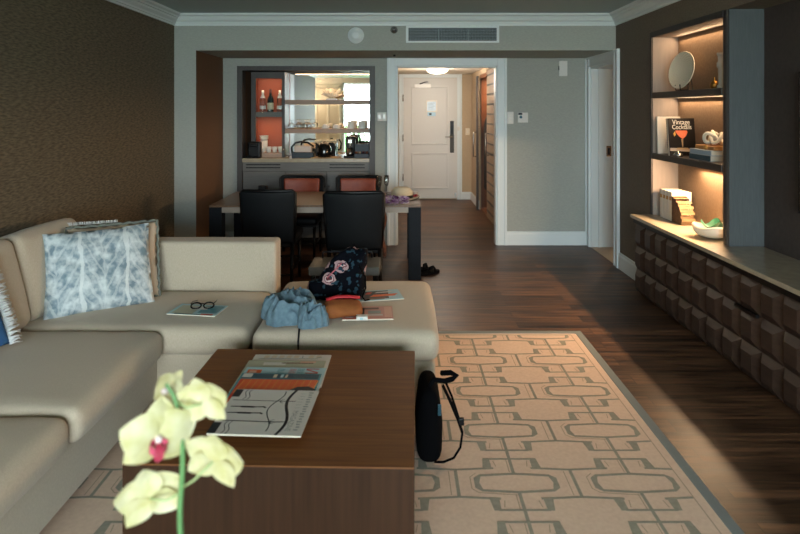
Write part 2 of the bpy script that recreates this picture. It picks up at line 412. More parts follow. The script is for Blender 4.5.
# entry door at the end of the hall
dm = M['door']
b = MB(); b.box(.045, .985, 10.525, 10.548, .02, 2.13, dm, .003)
def moulded(b, x0, x1, z0, z1, y, m):
    t = .028
    for a in ((x0, x1, z1-t, z1), (x0, x1, z0, z0+t)): b.box(a[0], a[1], y-.014, y, a[2], a[3], m, .006)
    for a in ((x0, x0+t, z0+t, z1-t), (x1-t, x1, z0+t, z1-t)): b.box(a[0], a[1], y-.014, y, a[2], a[3], m, .006)
moulded(b, .18, .83, .96, 1.99, 10.525, dm); moulded(b, .18, .83, .19, .82, 10.525, dm)
d1 = struct(b.obj('door_1'))
b = MB(); b.box(.862, .925, 10.50, 10.525, 1.14, 1.38, M['black'], .006); b.box(.872, .915, 10.492, 10.50, 1.30, 1.36, M['darkmetal'], .004)
b.box(.858, .93, 10.51, 10.525, .82, 1.14, mat('bronze plate', '3A332C', .4, .6), .006)
o = b.obj('door_lock', d1); o['label'] = 'black card lock with bronze plate'
b = MB(); b.cyl((.893, 10.51, 1.10), (.893, 10.465, 1.10), .012, M['chrome']); b.tube([(.893, 10.465, 1.10), (.80, 10.462, 1.10), (.775, 10.47, 1.10)], .011, M['chrome']); b.obj('door_handle', d1)
b = MB(); b.box(.235, .52, 10.45, 10.525, 1.955, 2.02, mat('cream closer', 'FAF8F2', .4), .006); b.obj('door_closer', d1)
b = MB(); b.tube([(.33, 10.46, 2.025), (.42, 10.40, 2.055), (.47, 10.50, 2.06)], .009, M['darkmetal']); b.obj('closer_arm', d1)
for z in (.33, 1.02, 1.72):
    MB().cyl((.035, 10.515, z), (.035, 10.515, z+.12), .012, M['chrome']).obj('hinge', d1)
b = MB(); b.box(.945, .965, 10.50, 10.525, .06, .12, M['chrome']); b.obj('door_stop', d1)

b = MB(); x0, z0 = xz(426, 112, 10.52); x1, z1 = xz(437, 100.5, 10.52)
b.box(x0, x1, 10.513, 10.523, z0, z1, mat('cream frame', 'E4DDD0', .4), .003); b.box(x0+.02, x1-.02, 10.509, 10.513, z0+.02, z1-.02, mat('white notice card', 'D5E6F2', .25)); 
for k in range(5): b.box(x0+.035, x1-.04-.02*(k % 2), 10.5085, 10.509, z1-.05-k*.026, z1-.042-k*.026, mat('grey print', '8FA3B0', .6))
tag(b.obj('framed_notice'), 'framed white notice card on the upper panel of the entry door', 'notice')
x0, z0 = xz(427.5, 116, 10.51); x1, z1 = xz(435.5, 112.3, 10.51)
b = MB(); b.box(x0, x1, 10.505, 10.512, z0, z1, mat('pale blue card', 'A9CFE0', .4)); b.box(x0+.03, x0+.07, 10.504, 10.505, z0+.015, z1-.012, M['darkmetal'])
t_ = b.obj('door_card'); tag(t_, 'small pale blue card just below the framed notice on the entry door', 'card')
# viewer sensor and switch right of entry door
x0, z0 = xz(458.5, 130.5, 10.52); b = MB(); b.box(x0-.02, x0+.02, 10.50, 10.515, z0, z0+.07, M['white'], .004); tag(b.obj('door_sensor'), 'small white sensor on the entry door casing beside the lock', 'sensor')
x0, z0 = xz(465.5, 135, 10.55); x1, z1 = xz(469.7, 128.3, 10.55); b = MB(); b.box(x0, x1, 10.538, 10.549, z0, z1, mat('ivory plastic', 'E2D8C2', .4), .003); b.box((x0+x1)/2-.012, (x0+x1)/2+.012, 10.532, 10.539, z0+.035, z1-.035, M['porcelain']); tag(b.obj('light_switch'), 'ivory light switch on the hall wall right of the entry door', 'light switch')

# hall ceiling lamp
t = thing('ceiling_lamp', 'glowing round white dome lamp on the hall ceiling', 'ceiling lamp', (.54, 8.9, 2.2))
MB().lathe([(0, 0), (.17, 0), (.175, -.012), (.165, -.02), (0, -.02)], M['porcelain'], 32).obj('base', t)
b = MB(); b.lathe([(.162, -.02), (.155, -.05), (.12, -.075), (.06, -.088), (0, -.09)], mat('lit glass', 'FFF1DA', .5, emit='FFE4BC', es=2.6), 32); b.obj('lamp_shade', t)
l = bpy.data.lights.new('ceiling_lamp_light', 'POINT'); l.energy = 17; l.color = (1, .88, .75); l.shadow_soft_size = .12; lo = bpy.data.objects.new('ceiling_lamp_light', l); COL.objects.link(lo); lo.location = (.54, 8.9, 2.02)
# sliding-door track on hall ceiling
# wardrobe in hall
wt = thing('wardrobe', 'built-in hall wardrobe with slatted panel and warm wood inside', 'wardrobe', (1.24, 7.55, 0))
b = MB(); wood = mat('reddish brown wood', '6B3F22', .5, c2='7A4A2A', vscale=(40, 40, 4))
b.box(.62, .66, 0, 1.9, 0, 2.15, wood); b.box(.02, .66, 1.14, 1.17, 0, 2.12, wood); b.box(.02, .66, 1.87, 1.9, 0, 2.15, wood); b.box(.0, .66, 0, .02, 0, 2.15, wood); b.box(0, .66, 1.15, 1.9, 2.06, 2.12, wood); b.box(.02, .66, 1.17, 1.87, .0, .04, wood)
b.obj('body', wt)
sl = mat('pale slatted wood', '85715D', .6, c2='907C67', vscale=(30, 4, 30))
b = MB(); b.box(.0, .03, .03, 1.13, .03, 2.14, sl)
for k in range(15): b.box(-.004, 0, .06, 1.09, .12+k*.138, .144+k*.138, M['black'])
b.obj('slatted_panel', wt)
b = MB(); b.tube([(.0, .93, 1.24), (-.045, .93, 1.24), (-.045, .93, .93), (.0, .93, .93)], .009, M['chrome']); b.obj('handle', wt)
lf = MB().box(-.06, -.028, 1.80, 1.90, .01, 2.1, M['frame_wood'], .004).obj('open_door', wt); lf['label'] = 'dark framed open leaf'
b = MB(); b.tube([(-.06, 1.86, 1.22), (-.105, 1.86, 1.22), (-.105, 1.86, .84), (-.06, 1.86, .84)], .009, M['chrome']); b.obj('handle', lf)
b = MB(); b.cyl((.34, 1.17, 1.9), (.34, 1.87, 1.9), .012, M['chrome']); b.obj('hanging_rail', wt)
for k, (y, c, nm) in enumerate([(8.95, '101014', 'black coat hanging nearest the slatted panel in the wardrobe'), (9.15, '1A1A1E', 'black coat hanging in the middle of the wardrobe'), (9.32, '22201F', 'charcoal coat hanging farthest in the wardrobe')]):
    b = MB(); cm = mat('coat cloth', c, .9)
    b.rbox((1.49, y, .95), (.20, .05, .62), .045, cm, fn=lambda o: Vector((o.x*(1 if o.z < .42 else 1-(o.z-.42)*1.8), o.y+.012*math.sin(o.x*50), o.z)))
    b.tube([(1.52, y, 1.56), (1.54, y, 1.70), (1.56, y, 1.90), (1.58, y, 1.915)], .004, M['chrome'])
    tag(b.obj('hanging_coat'), nm, 'coat', 'coats in the hall wardrobe')

area('wardrobe_light', (1.5, 9.05, 2.05), (0, 0, 0), .1, .5, 5, (1, .62, .34))
# ---------------------------------------------------------------- soffit fittings
t = thing('air_vent', 'long white air vent grille on the soffit above the hall doorway', 'air vent', (.52, YS, 2.333))
b = MB(); fw, fh = .47, .085
b.box(-fw, fw, -.012, 0, fh-.02, fh, M['trim'], .003); b.box(-fw, fw, -.012, 0, -fh, -fh+.02, M['trim'], .003); b.box(-fw, -fw+.025, -.012, 0, -fh+.02, fh-.02, M['trim']); b.box(fw-.025, fw, -.012, 0, -fh+.02, fh-.02, M['trim']); b.obj('frame', t)
b = MB(); b.box(-fw+.025, fw-.025, -.003, 0, -fh+.02, fh-.02, M['black'])
gm = mat('grey louvre', '7E8C90', .5)
for k in range(8): z = -fh+.03+k*.0152; b.box(-fw+.025, fw-.025, -.009, -.004, z, z+.004, gm)
for k in range(58): x = -fw+.03+k*.0156; b.box(x, x+(.008 if k in (19, 38) else .003), -.008, -.003, -fh+.02, fh-.02, gm)
b.obj('grille', t)
b = MB(); b.lathe([(0, 0), (.082, 0), (.082, .012), (.072, .022), (.05, .024), (.046, .04), (.03, .047), (0, .048)], M['trim'], 32, mtx=T(-.455, YS, 2.322, rx=R(90)))
tag(b.obj('smoke_detector'), 'round grey white detector disc on the soffit', 'detector')
b = MB(); b.lathe([(0, 0), (.036, 0), (.036, .006), (.02, .01), (.013, .03), (.02, .034), (0, .036)], M['chrome'], 24, mtx=T(-.07, YS, 2.377, rx=R(90)))
tag(b.obj('sprinkler'), 'small chrome sprinkler head on the soffit beside the air vent', 'sprinkler')
b = MB(); b.lathe([(0, 0), (.014, 0), (.01, .014), (0, .016)], M['darkmetal'], 16, mtx=T(-.072, 6.55, 2.172, rx=R(180)))
tag(b.obj('spot_sensor'), 'tiny dark sensor under the soffit before the doorway', 'sensor')

# wall controls
def plate(name, px0, py0, px1, py1, lab, cat, extra=None, m=None):
    x0, z0 = xz(px0, py1, YB); x1, z1 = xz(px1, py0, YB)
    t = thing(name, lab, cat, ((x0+x1)/2, YB, (z0+z1)/2)); hw, hh = (x1-x0)/2, (z1-z0)/2
    b = MB(); b.box(-hw, hw, -.012, 0, -hh, hh, m or M['white'], .003); b.obj('plate', t)
    if extra: extra(t, hw, hh)
    return t
def sw2(t, hw, hh):
    for sx in (-.5, .5):
        MB().box(sx*hw-.015, sx*hw+.015, -.018, -.012, -hh*.5, hh*.5, M['porcelain'], .002).obj('rocker', t)
plate('light_switch', 377.3, 112.3, 386.6, 121, 'white double light switch between the bar and the hall doorway', 'light switch', sw2)
def keypad(t, hw, hh):
    for k in range(3): MB().box(-hw*.45, hw*.45, -.017, -.012, -hh*.7+k*hh*.5, -hh*.7+k*hh*.5+hh*.32, M['porcelain'], .002).obj('button', t)
plate('keypad', 507, 111.8, 513.4, 123.8, 'narrow white keypad beside the hall doorway casing', 'keypad', keypad)
def thermo(t, hw, hh):
    b = MB(); b.box(-hw*.95, -.01, -.018, -.012, hh*.55, hh*.95, M['darkmetal']); b.cyl((-hw*.45, -.012, hh*.1), (-hw*.45, -.018, hh*.1), .016, mat('blue screen', '3E6A80', .3)); b.obj('display', t)
plate('thermostat', 517.8, 112.6, 527.8, 122.5, 'square white thermostat right of the keypad', 'thermostat', thermo)
def spk(t, hw, hh): MB().box(-hw-.006, -hw, -.02, 0, -hh*.2, hh*.3, M['darkmetal']).obj('side_tab', t)
plate('wall_alarm', 558.9, 61, 567.2, 76.2, 'plain white alarm box high on the wall near the side doorway', 'alarm', spk)

# ================================================================ BAR NICHE
YM = 7.42
bc = thing('bar_cabinet', 'dark grey built-in bar cabinet with vented panel and three doors', 'cabinet', (-1.1, YB, 0))
bw, fw_ = M['bar_wood'], M['frame_wood']
b = MB(); b.box(-.80, -.74, -.03, .12, 0, 2.08, fw_); b.box(.735, .80, -.03, .12, 0, 2.08, fw_); b.box(-.74, .735, -.03, .12, 2.03, 2.08, fw_)
b.box(-.80, -.74, .12, .46, 0, 2.08, M['brown_paper']); b.box(.735, .80, .12, .46, 0, 2.08, fw_); b.box(-.74, .735, .12, .46, 2.03, 2.08, fw_)
b.obj('surround', bc)
b = MB(); b.box(-.74, .735, .01, .44, .08, .965, bw); b.box(-.74, .735, .05, .44, 0, .08, M['black'])
b.box(-.74, .735, -.012, .01, .862, .963, bw, .002)
for x0, x1 in ((-.70, -.30), (.27, .68)):
    for z in (.90, .935): b.box(x0, x1, -.015, -.011, z-.006, z+.006, M['black'])
b.obj('body', bc)
for x0, x1, kx in ((-.735, -.245, None), (-.238, .235, .215), (.242, .73, .262)):
    d = MB().box(x0, x1, -.012, .008, .09, .855, bw, .003).obj('door', bc)
    if kx: MB().lathe([(0, 0), (.008, 0), (.006, .012), (.013, .02), (.010, .028), (0, .03)], M['chrome'], 16, mtx=T(kx, -.012, .69, rx=R(90))).obj('knob', d)
b = MB(); b.box(-1.838, -.366, 6.935, YM, .965, 1.01, M['counter'], .004); tag(b.obj('bar_worktop'), 'cream stone worktop of the bar', 'worktop')
b = MB(); b.box(-1.375, -.366, YM, YM+.02, 1.01, 2.03, M['mirror']); tag(b.obj('bar_mirror'), 'mirror covering the back of the bar behind the shelves', 'mirror')
b = MB(); b.box(-1.95, -.2, YM+.02, YM+.1, 0, 2.2, M['frame_wood']); struct(b.obj('wall_bar_back'))
sw = M['shelf_wood']
for z, lab in ((1.689, 'upper wooden shelf across the bar mirror'), (1.344, 'lower wooden shelf across the bar mirror')):
    b = MB(); b.box(-1.373, -.366, 7.10, YM, z-.05, z, sw, .003); tag(b.obj('bar_shelf'), lab, 'shelf', 'shelves across the bar mirror')
    area('bar_led', (-.87, 7.25, z-.054), (0, 0, 0), .95, .06, .8, WARM)
area('bar_led', (-.87, 7.17, 2.025), (0, 0, 0), .95, .12, 1.5, WARM)
# display case
dc = thing('display_cabinet', 'open-framed display cabinet with glowing orange back at the left of the bar', 'display cabinet', (-1.575, 7.1, 1.01))
b = MB(); b.box(-.2, .2, .3, .315, 0, 1.01, M['orange_back']); b.box(-.2, -.19, 0.03, .3, 0, 1.01, M['orange_back']); b.box(.19, .2, 0.03, .3, 0, 1.01, fw_); b.box(-.19, .19, .03, .3, 0, .05, sw); b.box(-.19, .19, .03, .3, .99, 1.01, M['orange_back']); b.obj('carcass', dc)
b = MB(); b.box(-.2, -.145, 0, .03, 0, 1.01, fw_, .002); b.box(.165, .2, 0, .03, 0, 1.01, fw_, .002); b.box(-.145, .165, 0, .03, .935, 1.01, fw_, .002); b.box(-.145, .165, 0, .03, 0, .05, sw, .002)
d = b.obj('door_frame', dc)
MB().box(-.145, .165, .012, .016, .05, .935, M['pane']).obj('pane', d)
MB().lathe([(0, 0), (.008, 0), (.006, .012), (.013, .02), (0, .028)], M['chrome'], 16, mtx=T(.182, 0, .09, rx=R(90))).obj('knob', d)
MB().box(-.19, .19, .035, .3, .478, .536, M['bar_wood'], .002).obj('shelf', dc)
area('cabinet_led', (-1.575, 7.19, 1.995), (0, 0, 0), .34, .02, .6, (1, .68, .42))
area('cabinet_led', (-1.575, 7.19, 1.484), (0, 0, 0), .34, .02, .6, (1, .68, .42))

# --- small ware builders
def ware(name, mb, loc, label, cat, group=None, rz=0):
    o = mb.obj(name, None, loc, (0, 0, rz)); return tag(o, label, cat, group)
def water_bottle(x, lab):
    t = thing('water_bottle', lab, 'bottle', (x, 7.24, 1.546), 0, 'bottles in the display cabinet')
    MB().lathe([(0, 0), (.034, 0), (.036, .02), (.034, .15), (.016, .21), (.014, .235), (0, .235)], M['glass'], 20).obj('body', t)
    MB().lathe([(.0362, .035), (.0362, .075)], M['white'], 20).obj('label', t)
    MB().lathe([(.0295, .168), (.0145, .212), (.0145, .26), (0, .262)], M['white'], 20).obj('cap', t)
water_bottle(-1.668, 'clear glass bottle left of the wine bottle'); 
t = thing('wine_bottle', 'dark wine bottle with cream label between two clear bottles', 'bottle', (-1.575, 7.24, 1.546), 0, 'bottles in the display cabinet')
MB().lathe([(0, 0), (.037, 0), (.038, .01), (.038, .15), (.03, .175), (.015, .20), (.014, .27), (0, .27)], M['green_glass'], 24).obj('body', t)
MB().lathe([(.0386, .03), (.0386, .11)], mat('cream label', 'D8CDAE', .6), 24).obj('label', t)
MB().lathe([(.0155, .225), (.0155, .273), (0, .275)], mat('dark red foil', '5A1E1C', .4), 20).obj('foil', t)
water_bottle(-1.462, 'clear glass bottle right of the wine bottle')
def cup_mb(r=.04, h=.06, handle=True):
    b = MB(); b.lathe([(0, .003), (r*.55, 0), (r*.75, .01), (r*.97, h*.6), (r, h), (r*.92, h), (r*.88, h*.6), (r*.5, .012), (0, .012)], M['porcelain'], 24)
    if handle: b.tube([(r*.9, 0, h*.8), (r*1.35, 0, h*.78), (r*1.5, 0, h*.55), (r*1.3, 0, h*.3), (r*.85, 0, h*.25)], .004, M['porcelain'], 8)
    return b
c0 = None
for k, x in enumerate((-1.655, -1.585, -1.515, -1.445)):
    lab = ['white cup leftmost in the display cabinet row', 'white cup second from left in the display cabinet row', 'white cup third from left in the display cabinet row', 'white cup rightmost in the display cabinet row'][k]
    if c0 is None: c0 = cup_mb(.032, .07, True).obj('cup', None, (x, 7.2, 1.06), (0, 0, R(-60))); tag(c0, lab, 'cup', 'cups in the display cabinet')
    else: dup(c0, (x, 7.2, 1.06), R(-60), lab)
for k in range(4):
    b = MB(); b.lathe([(0, 0), (.03, 0), (.055, .01), (.055, .014), (.03, .005), (0, .005)], M['porcelain'], 24)
    lab = ['bottom', 'second', 'third', 'top'][k]+' saucer of the white stack in the display cabinet'
    tag(b.obj('saucer', None, (-1.67, 7.31, 1.06+.15+k*.012)), lab, 'saucer', 'stacked saucers in the display cabinet')
b = MB(); b.lathe([(0, 0), (.045, 0), (.045, .148), (0, .149)], M['porcelain'], 24); tag(b.obj('canister', None, (-1.67, 7.31, 1.06)), 'white canister under the stack of saucers', 'canister')

# stemless glasses upside down on lower shelf
def wineglass():
    b = MB(); b.lathe([(.030, 0), (.040, .03), (.036, .055), (.010, .072), (.004, .078), (.004, .098), (.03, .104), (.030, .107), (0, .107)], M['glass'], 20); return b
g0 = None
xs = [(-1.305, 7.16), (-1.25, 7.28), (-1.205, 7.16), (-1.16, 7.28), (-1.10, 7.16)]
gl = ['upturned stem glass leftmost on the lower bar shelf', 'upturned stem glass behind and right of the leftmost one', 'upturned stem glass in the middle front of the shelf group', 'upturned stem glass behind the rightmost one', 'upturned stem glass rightmost in the front of the shelf group']
for (x, y), lab in zip(xs, gl):
    if g0 is None: g0 = wineglass().obj('wine_glass', None, (x, y, 1.344)); tag(g0, lab, 'glass', 'upturned glasses on the bar shelf')
    else: dup(g0, (x, y, 1.344), 0, lab)
for x, lab in ((-.905, 'white teacup on saucer, left one on the bar shelf'), (-.775, 'white teacup on saucer, right one on the bar shelf')):
    t = thing('teacup', lab, 'cup', (x, 7.18, 1.352), R(-20), 'teacups on the bar shelf')
    o = MB().lathe([(0, .05), (.018, .05), (.034, .04), (.043, .012), (.044, 0), (.04, 0), (.036, .03), (0, .044)], M['porcelain'], 24)
    o.tube([(.04, 0, .035), (.058, 0, .04), (.06, 0, .02), (.043, 0, .01)], .004, M['porcelain']); o.obj('bowl', t)
    MB().lathe([(0, -.008), (.035, -.008), (.058, 0), (.058, .003), (.03, -.004), (0, -.004)], M['porcelain'], 24).obj('saucer', t)
for x, lab in ((-.60, 'tall white mug, left one on the lower bar shelf'), (-.47, 'tall white mug, right one on the lower bar shelf')):
    t = thing('mug', lab, 'mug', (x, 7.18, 1.344), R(-15), 'mugs on the bar shelf')
    MB().lathe([(0, 0), (.042, 0), (.044, .005), (.044, .095), (.04, .095), (.039, .01), (0, .01)], M['porcelain'], 28).obj('body', t)
    MB().tube([(.043, 0, .08), (.064, 0, .078), (.068, 0, .048), (.06, 0, .022), (.043, 0, .02)], .005, M['porcelain']).obj('handle', t)
# coral
t = thing('coral_sculpture', 'spiky white coral sculpture on the upper bar shelf', 'sculpture', (-.835, 7.2, 1.689))
MB().box(-.06, .06, -.035, .035, 0, .02, M['porcelain'], .004).obj('base', t)
b = MB(); rnd = random.Random(3); cm = mat('cream coral', 'F4EAD4', .6)
for k in range(58):
    a = rnd.uniform(0, 2*math.pi); el = rnd.uniform(.05, 1.5); L = rnd.uniform(.09, .13)
    d = Vector((math.cos(a)*math.cos(el)*1.15, math.sin(a)*math.cos(el)*.6, math.sin(el)*.75+.22))*L
    p = Vector((0, 0, .03)); k1 = p+d*.55; e = p+d
    b.tube([p, k1, e], [.011, .010, .008], cm, 6)
    for q in range(2):
        s_ = Vector((rnd.uniform(-1, 1), rnd.uniform(-1, 1), rnd.uniform(-.3, 1))).normalized()*.022; b.tube([k1, k1+s_+d*.12], [.006, .004], cm, 5)
b.obj('branches', t)

# worktop appliances
zc = 1.01
t = thing('coffee_maker', 'compact black coffee maker at the left end of the bar worktop', 'coffee maker', (-1.715, 7.02, zc))
b = MB(); b.box(-.075, .075, -.03, .06, 0, .19, M['black'], .018, 3); b.obj('body', t)
b = MB(); b.box(-.085, -.02, -.07, -.03, 0, .03, M['black'], .012); b.box(.0, .06, -.07, -.03, 0, .025, M['black'], .01); b.obj('drip_tray', t)
MB().box(-.045, .045, -.055, -.02, .13, .17, M['black'], .01).obj('spout', t)
t = thing('stationery_tray', 'dark tray holding a pale folded towel box on the bar worktop', 'tray', (-1.15, 7.06, zc))
MB().box(-.125, .125, -.07, .07, 0, .065, mat('teal black box', '10202A', .5), .004).obj('tray', t)
MB().box(-.10, .10, -.055, .055, .065, .14, mat('pale pink box', 'D6C3B5', .6), .012).obj('box', t)
b = MB(); 
b.tube([(-.13, 0, .05), (-.14, .02, .12), (-.10, .03, .17), (-.04, .03, .185), (.05, .03, .175), (.12, .02, .13)], .012, M['black']); b.obj('handle', t)
t = thing('kettle', 'black electric kettle on the bar worktop', 'kettle', (-.90, 7.1, zc))
b = MB(); b.lathe([(0, 0), (.075, 0), (.08, .01), (.085, .05), (.078, .12), (.055, .165), (.02, .172), (.016, .19), (0, .19)], mat('gloss black', '08090A', .15, coat=.4), 28); b.obj('body', t)
b = MB(); b.tube([(.05, 0, .16), (.10, 0, .165), (.125, 0, .12), (.115, 0, .05), (.08, 0, .03)], .011, M['black']); b.obj('handle', t)
b = MB(); b.tube([(-.06, 0, .12), (-.09, 0, .15), (-.10, 0, .165)], [.018, .014, .01], M['black']); b.obj('spout', t)
b = MB(); b.box(-.16, .16, -.08, .08, 0, .008, mat('tan mat', 'B98F5E', .6), .003); t_ = b.obj('drip_mat', None, (-.89, 7.03, zc-.0)); bpy.data.objects['kettle'].location.z = zc+.008; bpy.data.objects['kettle'].location.y = 7.04
tag(t_, 'tan mat under the black kettle', 'mat')
b = MB(); b.box(-.13, .13, -.06, .06, 0, .045, mat('patterned carton', 'A9A590', .6, c2='5F6254', vscale=(60, 60, 60)), .004); tag(b.obj('storage_carton', None, (-.92, 7.33, zc+.15)), 'speckled carton lying behind the kettle', 'carton')
b = MB(); b.box(-.12, .12, -.05, .05, 0, .15, M['black'], .004); tag(b.obj('storage_box', None, (-.92, 7.34, zc)), 'black box behind the kettle under the speckled carton', 'box')
t = thing('espresso_machine', 'chrome and black espresso machine near the right end of the bar', 'espresso machine', (-.60, 7.10, zc))
b = MB(); b.box(-.055, .055, .0, .12, .02, .25, M['black'], .02, 3); b.obj('body', t)
b = MB(); b.box(-.03, .03, -.06, .02, .16, .22, M['chrome'], .012, 3); b.cyl((0, -.03, .16), (0, -.03, .13), .012, M['chrome']); b.tube([(0, -.02, .22), (0, -.01, .27), (0, .0, .30)], [.012, .010, .008], M['chrome']); b.obj('brew_head', t)
b = MB(); b.lathe([(0, 0), (.036, 0), (.04, .03), (.032, .1), (.034, .1), (0, .1)], M['chrome'], 20, mtx=T(0, -.03, .02)); b.obj('cup_holder', t)
b = MB(); b.box(-.075, .05, -.09, .1, 0, .02, M['black'], .006); b.obj('base_tray', t)
b = MB(); b.tube([(.055, .04, .24), (.075, .02, .2), (.07, .02, .12)], .012, M['black']); b.obj('water_tank', t)
t = thing('pod_box', 'dark box of coffee pods at the right end of the bar', 'pod box', (-.46, 7.05, zc))
b = MB(); tb = mat('dark teal box', '14202A', .5)
b.box(-.085, .085, -.07, .07, 0, .05, tb, .003); b.box(-.085, .085, .02, .07, .05, .16, tb, .003); b.obj('tray', t)
pm = [mat('pod copper', 'A0614A', .35, .6), mat('pod cream', 'C7B49A', .4, .3), mat('pod plum', '5B2A33', .35, .5)]
for k in range(8):
    b = MB(); b.lathe([(0, 0), (.012, 0), (.016, .02), (.018, .022), (0, .024)], pm[k % 3], 12, mtx=T(-.065+(k % 4)*.042, -.035+(k//4)*.035, .05)); b.obj('pod', t)

# ================================================================ RIGHT: NICHE, CABINET, TV
sh = thing('wall_display_unit', 'lit recessed wall display unit with dark frame and two shelves', 'display unit', (0, 0, 0))
fr = mat('black brown frame', '241D19', .5, c2='2E2622', vscale=(60, 60, 5))
b = MB(); y0, y1, xb = 4.03, 5.185, 2.395
b.box(xb-.005, xb+.004, y0, y1, .6, 2.235, M['niche_back']); b.obj('back_panel', sh)
MB().box(XR+.002, xb-.005, y1-.012, y1, .668, 2.2, M['niche_side']).obj('side_panel', sh)
MB().box(XR+.002, xb-.005, y0, y0+.02, .668, 2.2, M['niche_side']).obj('side_panel', sh)
MB().box(XR, xb-.005, y0, y1, 2.195, 2.235, M['niche_side']).obj('top_panel', sh)
b = MB(); b.box(XR-.003, XR+.012, y0-.028, y0+.002, .668, 2.235, fr); b.box(XR-.012, XR+.012, y1-.008, y1+.018, .668, 2.235, fr); b.box(XR-.012, XR+.012, y0, y1, 2.195, 2.24, fr); b.obj('frame', sh)
for z in (1.72, 1.20):
    MB().box(XR-.008, xb-.005, y0+.02, y1-.012, z-.05, z, fr, .002).obj('shelf', sh)
b = MB(); b.box(XR, 2.40, 3.965, 4.0, .668, 2.238, M['pilaster']); b.box(XR, 2.40, 4.0, 4.028, .668, 2.238, fr); struct(b.obj('trim_7'))
b = MB(); b.box(2.0-.012, 2.395, .3, 5.205, .64, .667, M['counter'], .003); b.obj
tag(b.obj('media_worktop'), 'long pale stone worktop on the dark tiled media cabinet', 'worktop')

mc = thing('media_cabinet', 'long low dark walnut media cabinet faced with raised pyramid tiles', 'media cabinet', (2.0, 0, 0))
b = MB(); tw = M['tile_wood']
b.box(.04, .165, .35, 5.19, .01, .64, tw); b.box(.165, .395, .35, 3.95, .01, .64, tw); b.box(.01, .042, .35, 5.19, .60, .638, M['black'])
b.obj('carcass', mc)
def tile_panel(ys, zs, name='door'):
    b = MB()
    for (ya, yb_) in ys:
        for (za, zb) in zs:
            m_ = .056; d = .028; g_ = .0015
            A = [(.04, ya+g_, za+g_), (.04, yb_-g_, za+g_), (.04, yb_-g_, zb-g_), (.04, ya+g_, zb-g_)]
            Bp = [(.04-d, ya+.060, za+.045), (.04-d, yb_-.034, za+.045), (.04-d, yb_-.034, zb-.043), (.04-d, ya+.060, zb-.043)]
            b.face(Bp[::-1], tw)
            for i in range(4):
                j = (i+1) % 4; b.face([A[i], A[j], Bp[j], Bp[i]], tw)
    bmesh.ops.recalc_face_normals(b.bm, faces=b.bm.faces[:])
    return b
Y0 = 5.19
cols = [(Y0-.2*(k+1), Y0-.2*k) for k in range(24)]
r1 = [(.397, .594)]; r23 = [(.202, .397), (.008, .202)]
tile_panel(cols, r1).obj('top_drawer_front', mc)
for a in (0, 6, 12, 18):
    for z in r23: pass
    tile_panel(cols[a:a+6], r23).obj('door', mc)
b = MB(); b.box(.009, .03, 3.40, 3.62, .388, .406, M['black']); b.obj('handle_slot', mc)
# TV
t = thing('television', 'flat black television on the dark recessed panel at the right edge', 'television', (2.36, 2.8, 1.38))
MB().box(-.02, .03, -.74, .74, -.42, .42, M['black'], .005).obj('housing', t)
MB().box(-.023, -.019, -.725, .725, -.40, .405, mat('dark screen', '05070A', .12)).obj('screen', t)

# niche objects
t = thing('decor_dish', 'hammered ivory metal dish on an iron stand on the top niche shelf', 'decorative dish', (2.29, 4.85, 1.72), R(0))
dm_ = mat('hammered ivory metal', 'DCD0B8', .4, .1, bump=1, bscale=55)
def dish(u, v):
    a = 2*math.pi*v; r = .148*u
    return Vector((-.03*(u**2) + .0035*math.sin(46*u)*math.sin(18*a)*min(1, u*2), r*math.cos(a), r*math.sin(a)))
mt = T(0, 0, .168, rz=R(12)) @ Matrix.Rotation(R(10), 4, 'Y')
b = MB(); b.surf(lambda u, v: mt @ dish(u, v), 44, 110, dm_); b.surf(lambda u, v: mt @ (dish(u, v)+Vector((.006, 0, 0))), 12, 36, dm_)
b.tube([mt @ Vector((-.027, .149*math.cos(a), .149*math.sin(a))) for a in [2*math.pi*k/36 for k in range(36)]], .005, dm_, 6, closed=True); b.obj('dish', t)
b = MB(); im = M['black']
for sy in (-.04, .04):
    b.tube([(-.055, sy, .055), (-.05, sy, .01), (.0, sy, .012), (.05, sy, .005), (.04, sy*.4, .16)], .004, im, 6)
b.tube([(.05, -.04, .005), (.05, .04, .005)], .004, im, 6); b.obj('stand', t)
b = MB(); b.lathe([(0, 0), (.03, 0), (.045, .02), (.045, .045), (.03, .065), (.012, .075), (.008, .095), (.012, .1), (0, .102)], M['gold'], 24)
bo_ = b.obj('brass_pear', None, (2.26, 4.325, 1.72)); bo_.scale = (.7, .7, .85)
tag(bo_, 'small brass pear ornament on the top niche shelf', 'ornament')
b = MB(); b.lathe([(0, 0), (.028, 0), (.028, .02), (.02, .03), (.022, .14), (.03, .15), (.03, .18), (.022, .19), (.024, .23), (.03, .235), (.03, .25), (0, .25)], mat('grey white column', 'B5AFA4', .6), 20)
tag(b.obj('candlestick', None, (2.235, 4.185, 1.72)), 'tall pale candlestick beside the brass pear', 'candlestick')

# middle shelf
pw = mat('white book cover', 'CFC9BE', .6); page = mat('book pages', 'D8CFBC', .8)
b = MB(); b.box(0, .20, 0, .025, 0, .315, pw, .002); tag(b.obj('white_book', None, (2.185, 5.10, 1.20), (R(-4), 0, 0)), 'tall white book standing behind the cocktail book', 'book')
t = thing('cocktail_book', 'black cocktail book with a coral drink on its cover', 'book', (2.285, 4.85, 1.20)); t.rotation_euler = (R(-7), 0, R(4))
MB().box(-.115, .115, 0, .003, 0, .305, mat('black cover', '15110E', .35), .001).obj('cover', t)
MB().box(-.113, .11, .003, .025, .003, .30, page).obj('pages', t)
MB().box(-.115, .115, .025, .029, 0, .305, M['black'], .001).obj('back_cover', t)
b = MB(); co = mat('coral drink', 'D9603C', .5, c2='E88055', vscale=(20, 20, 20)); gs = mat('pale glass print', 'A88860', .5)
def pf(pts, m, y=-.0008): b.face([(x, y, z) for x, z in pts], m)
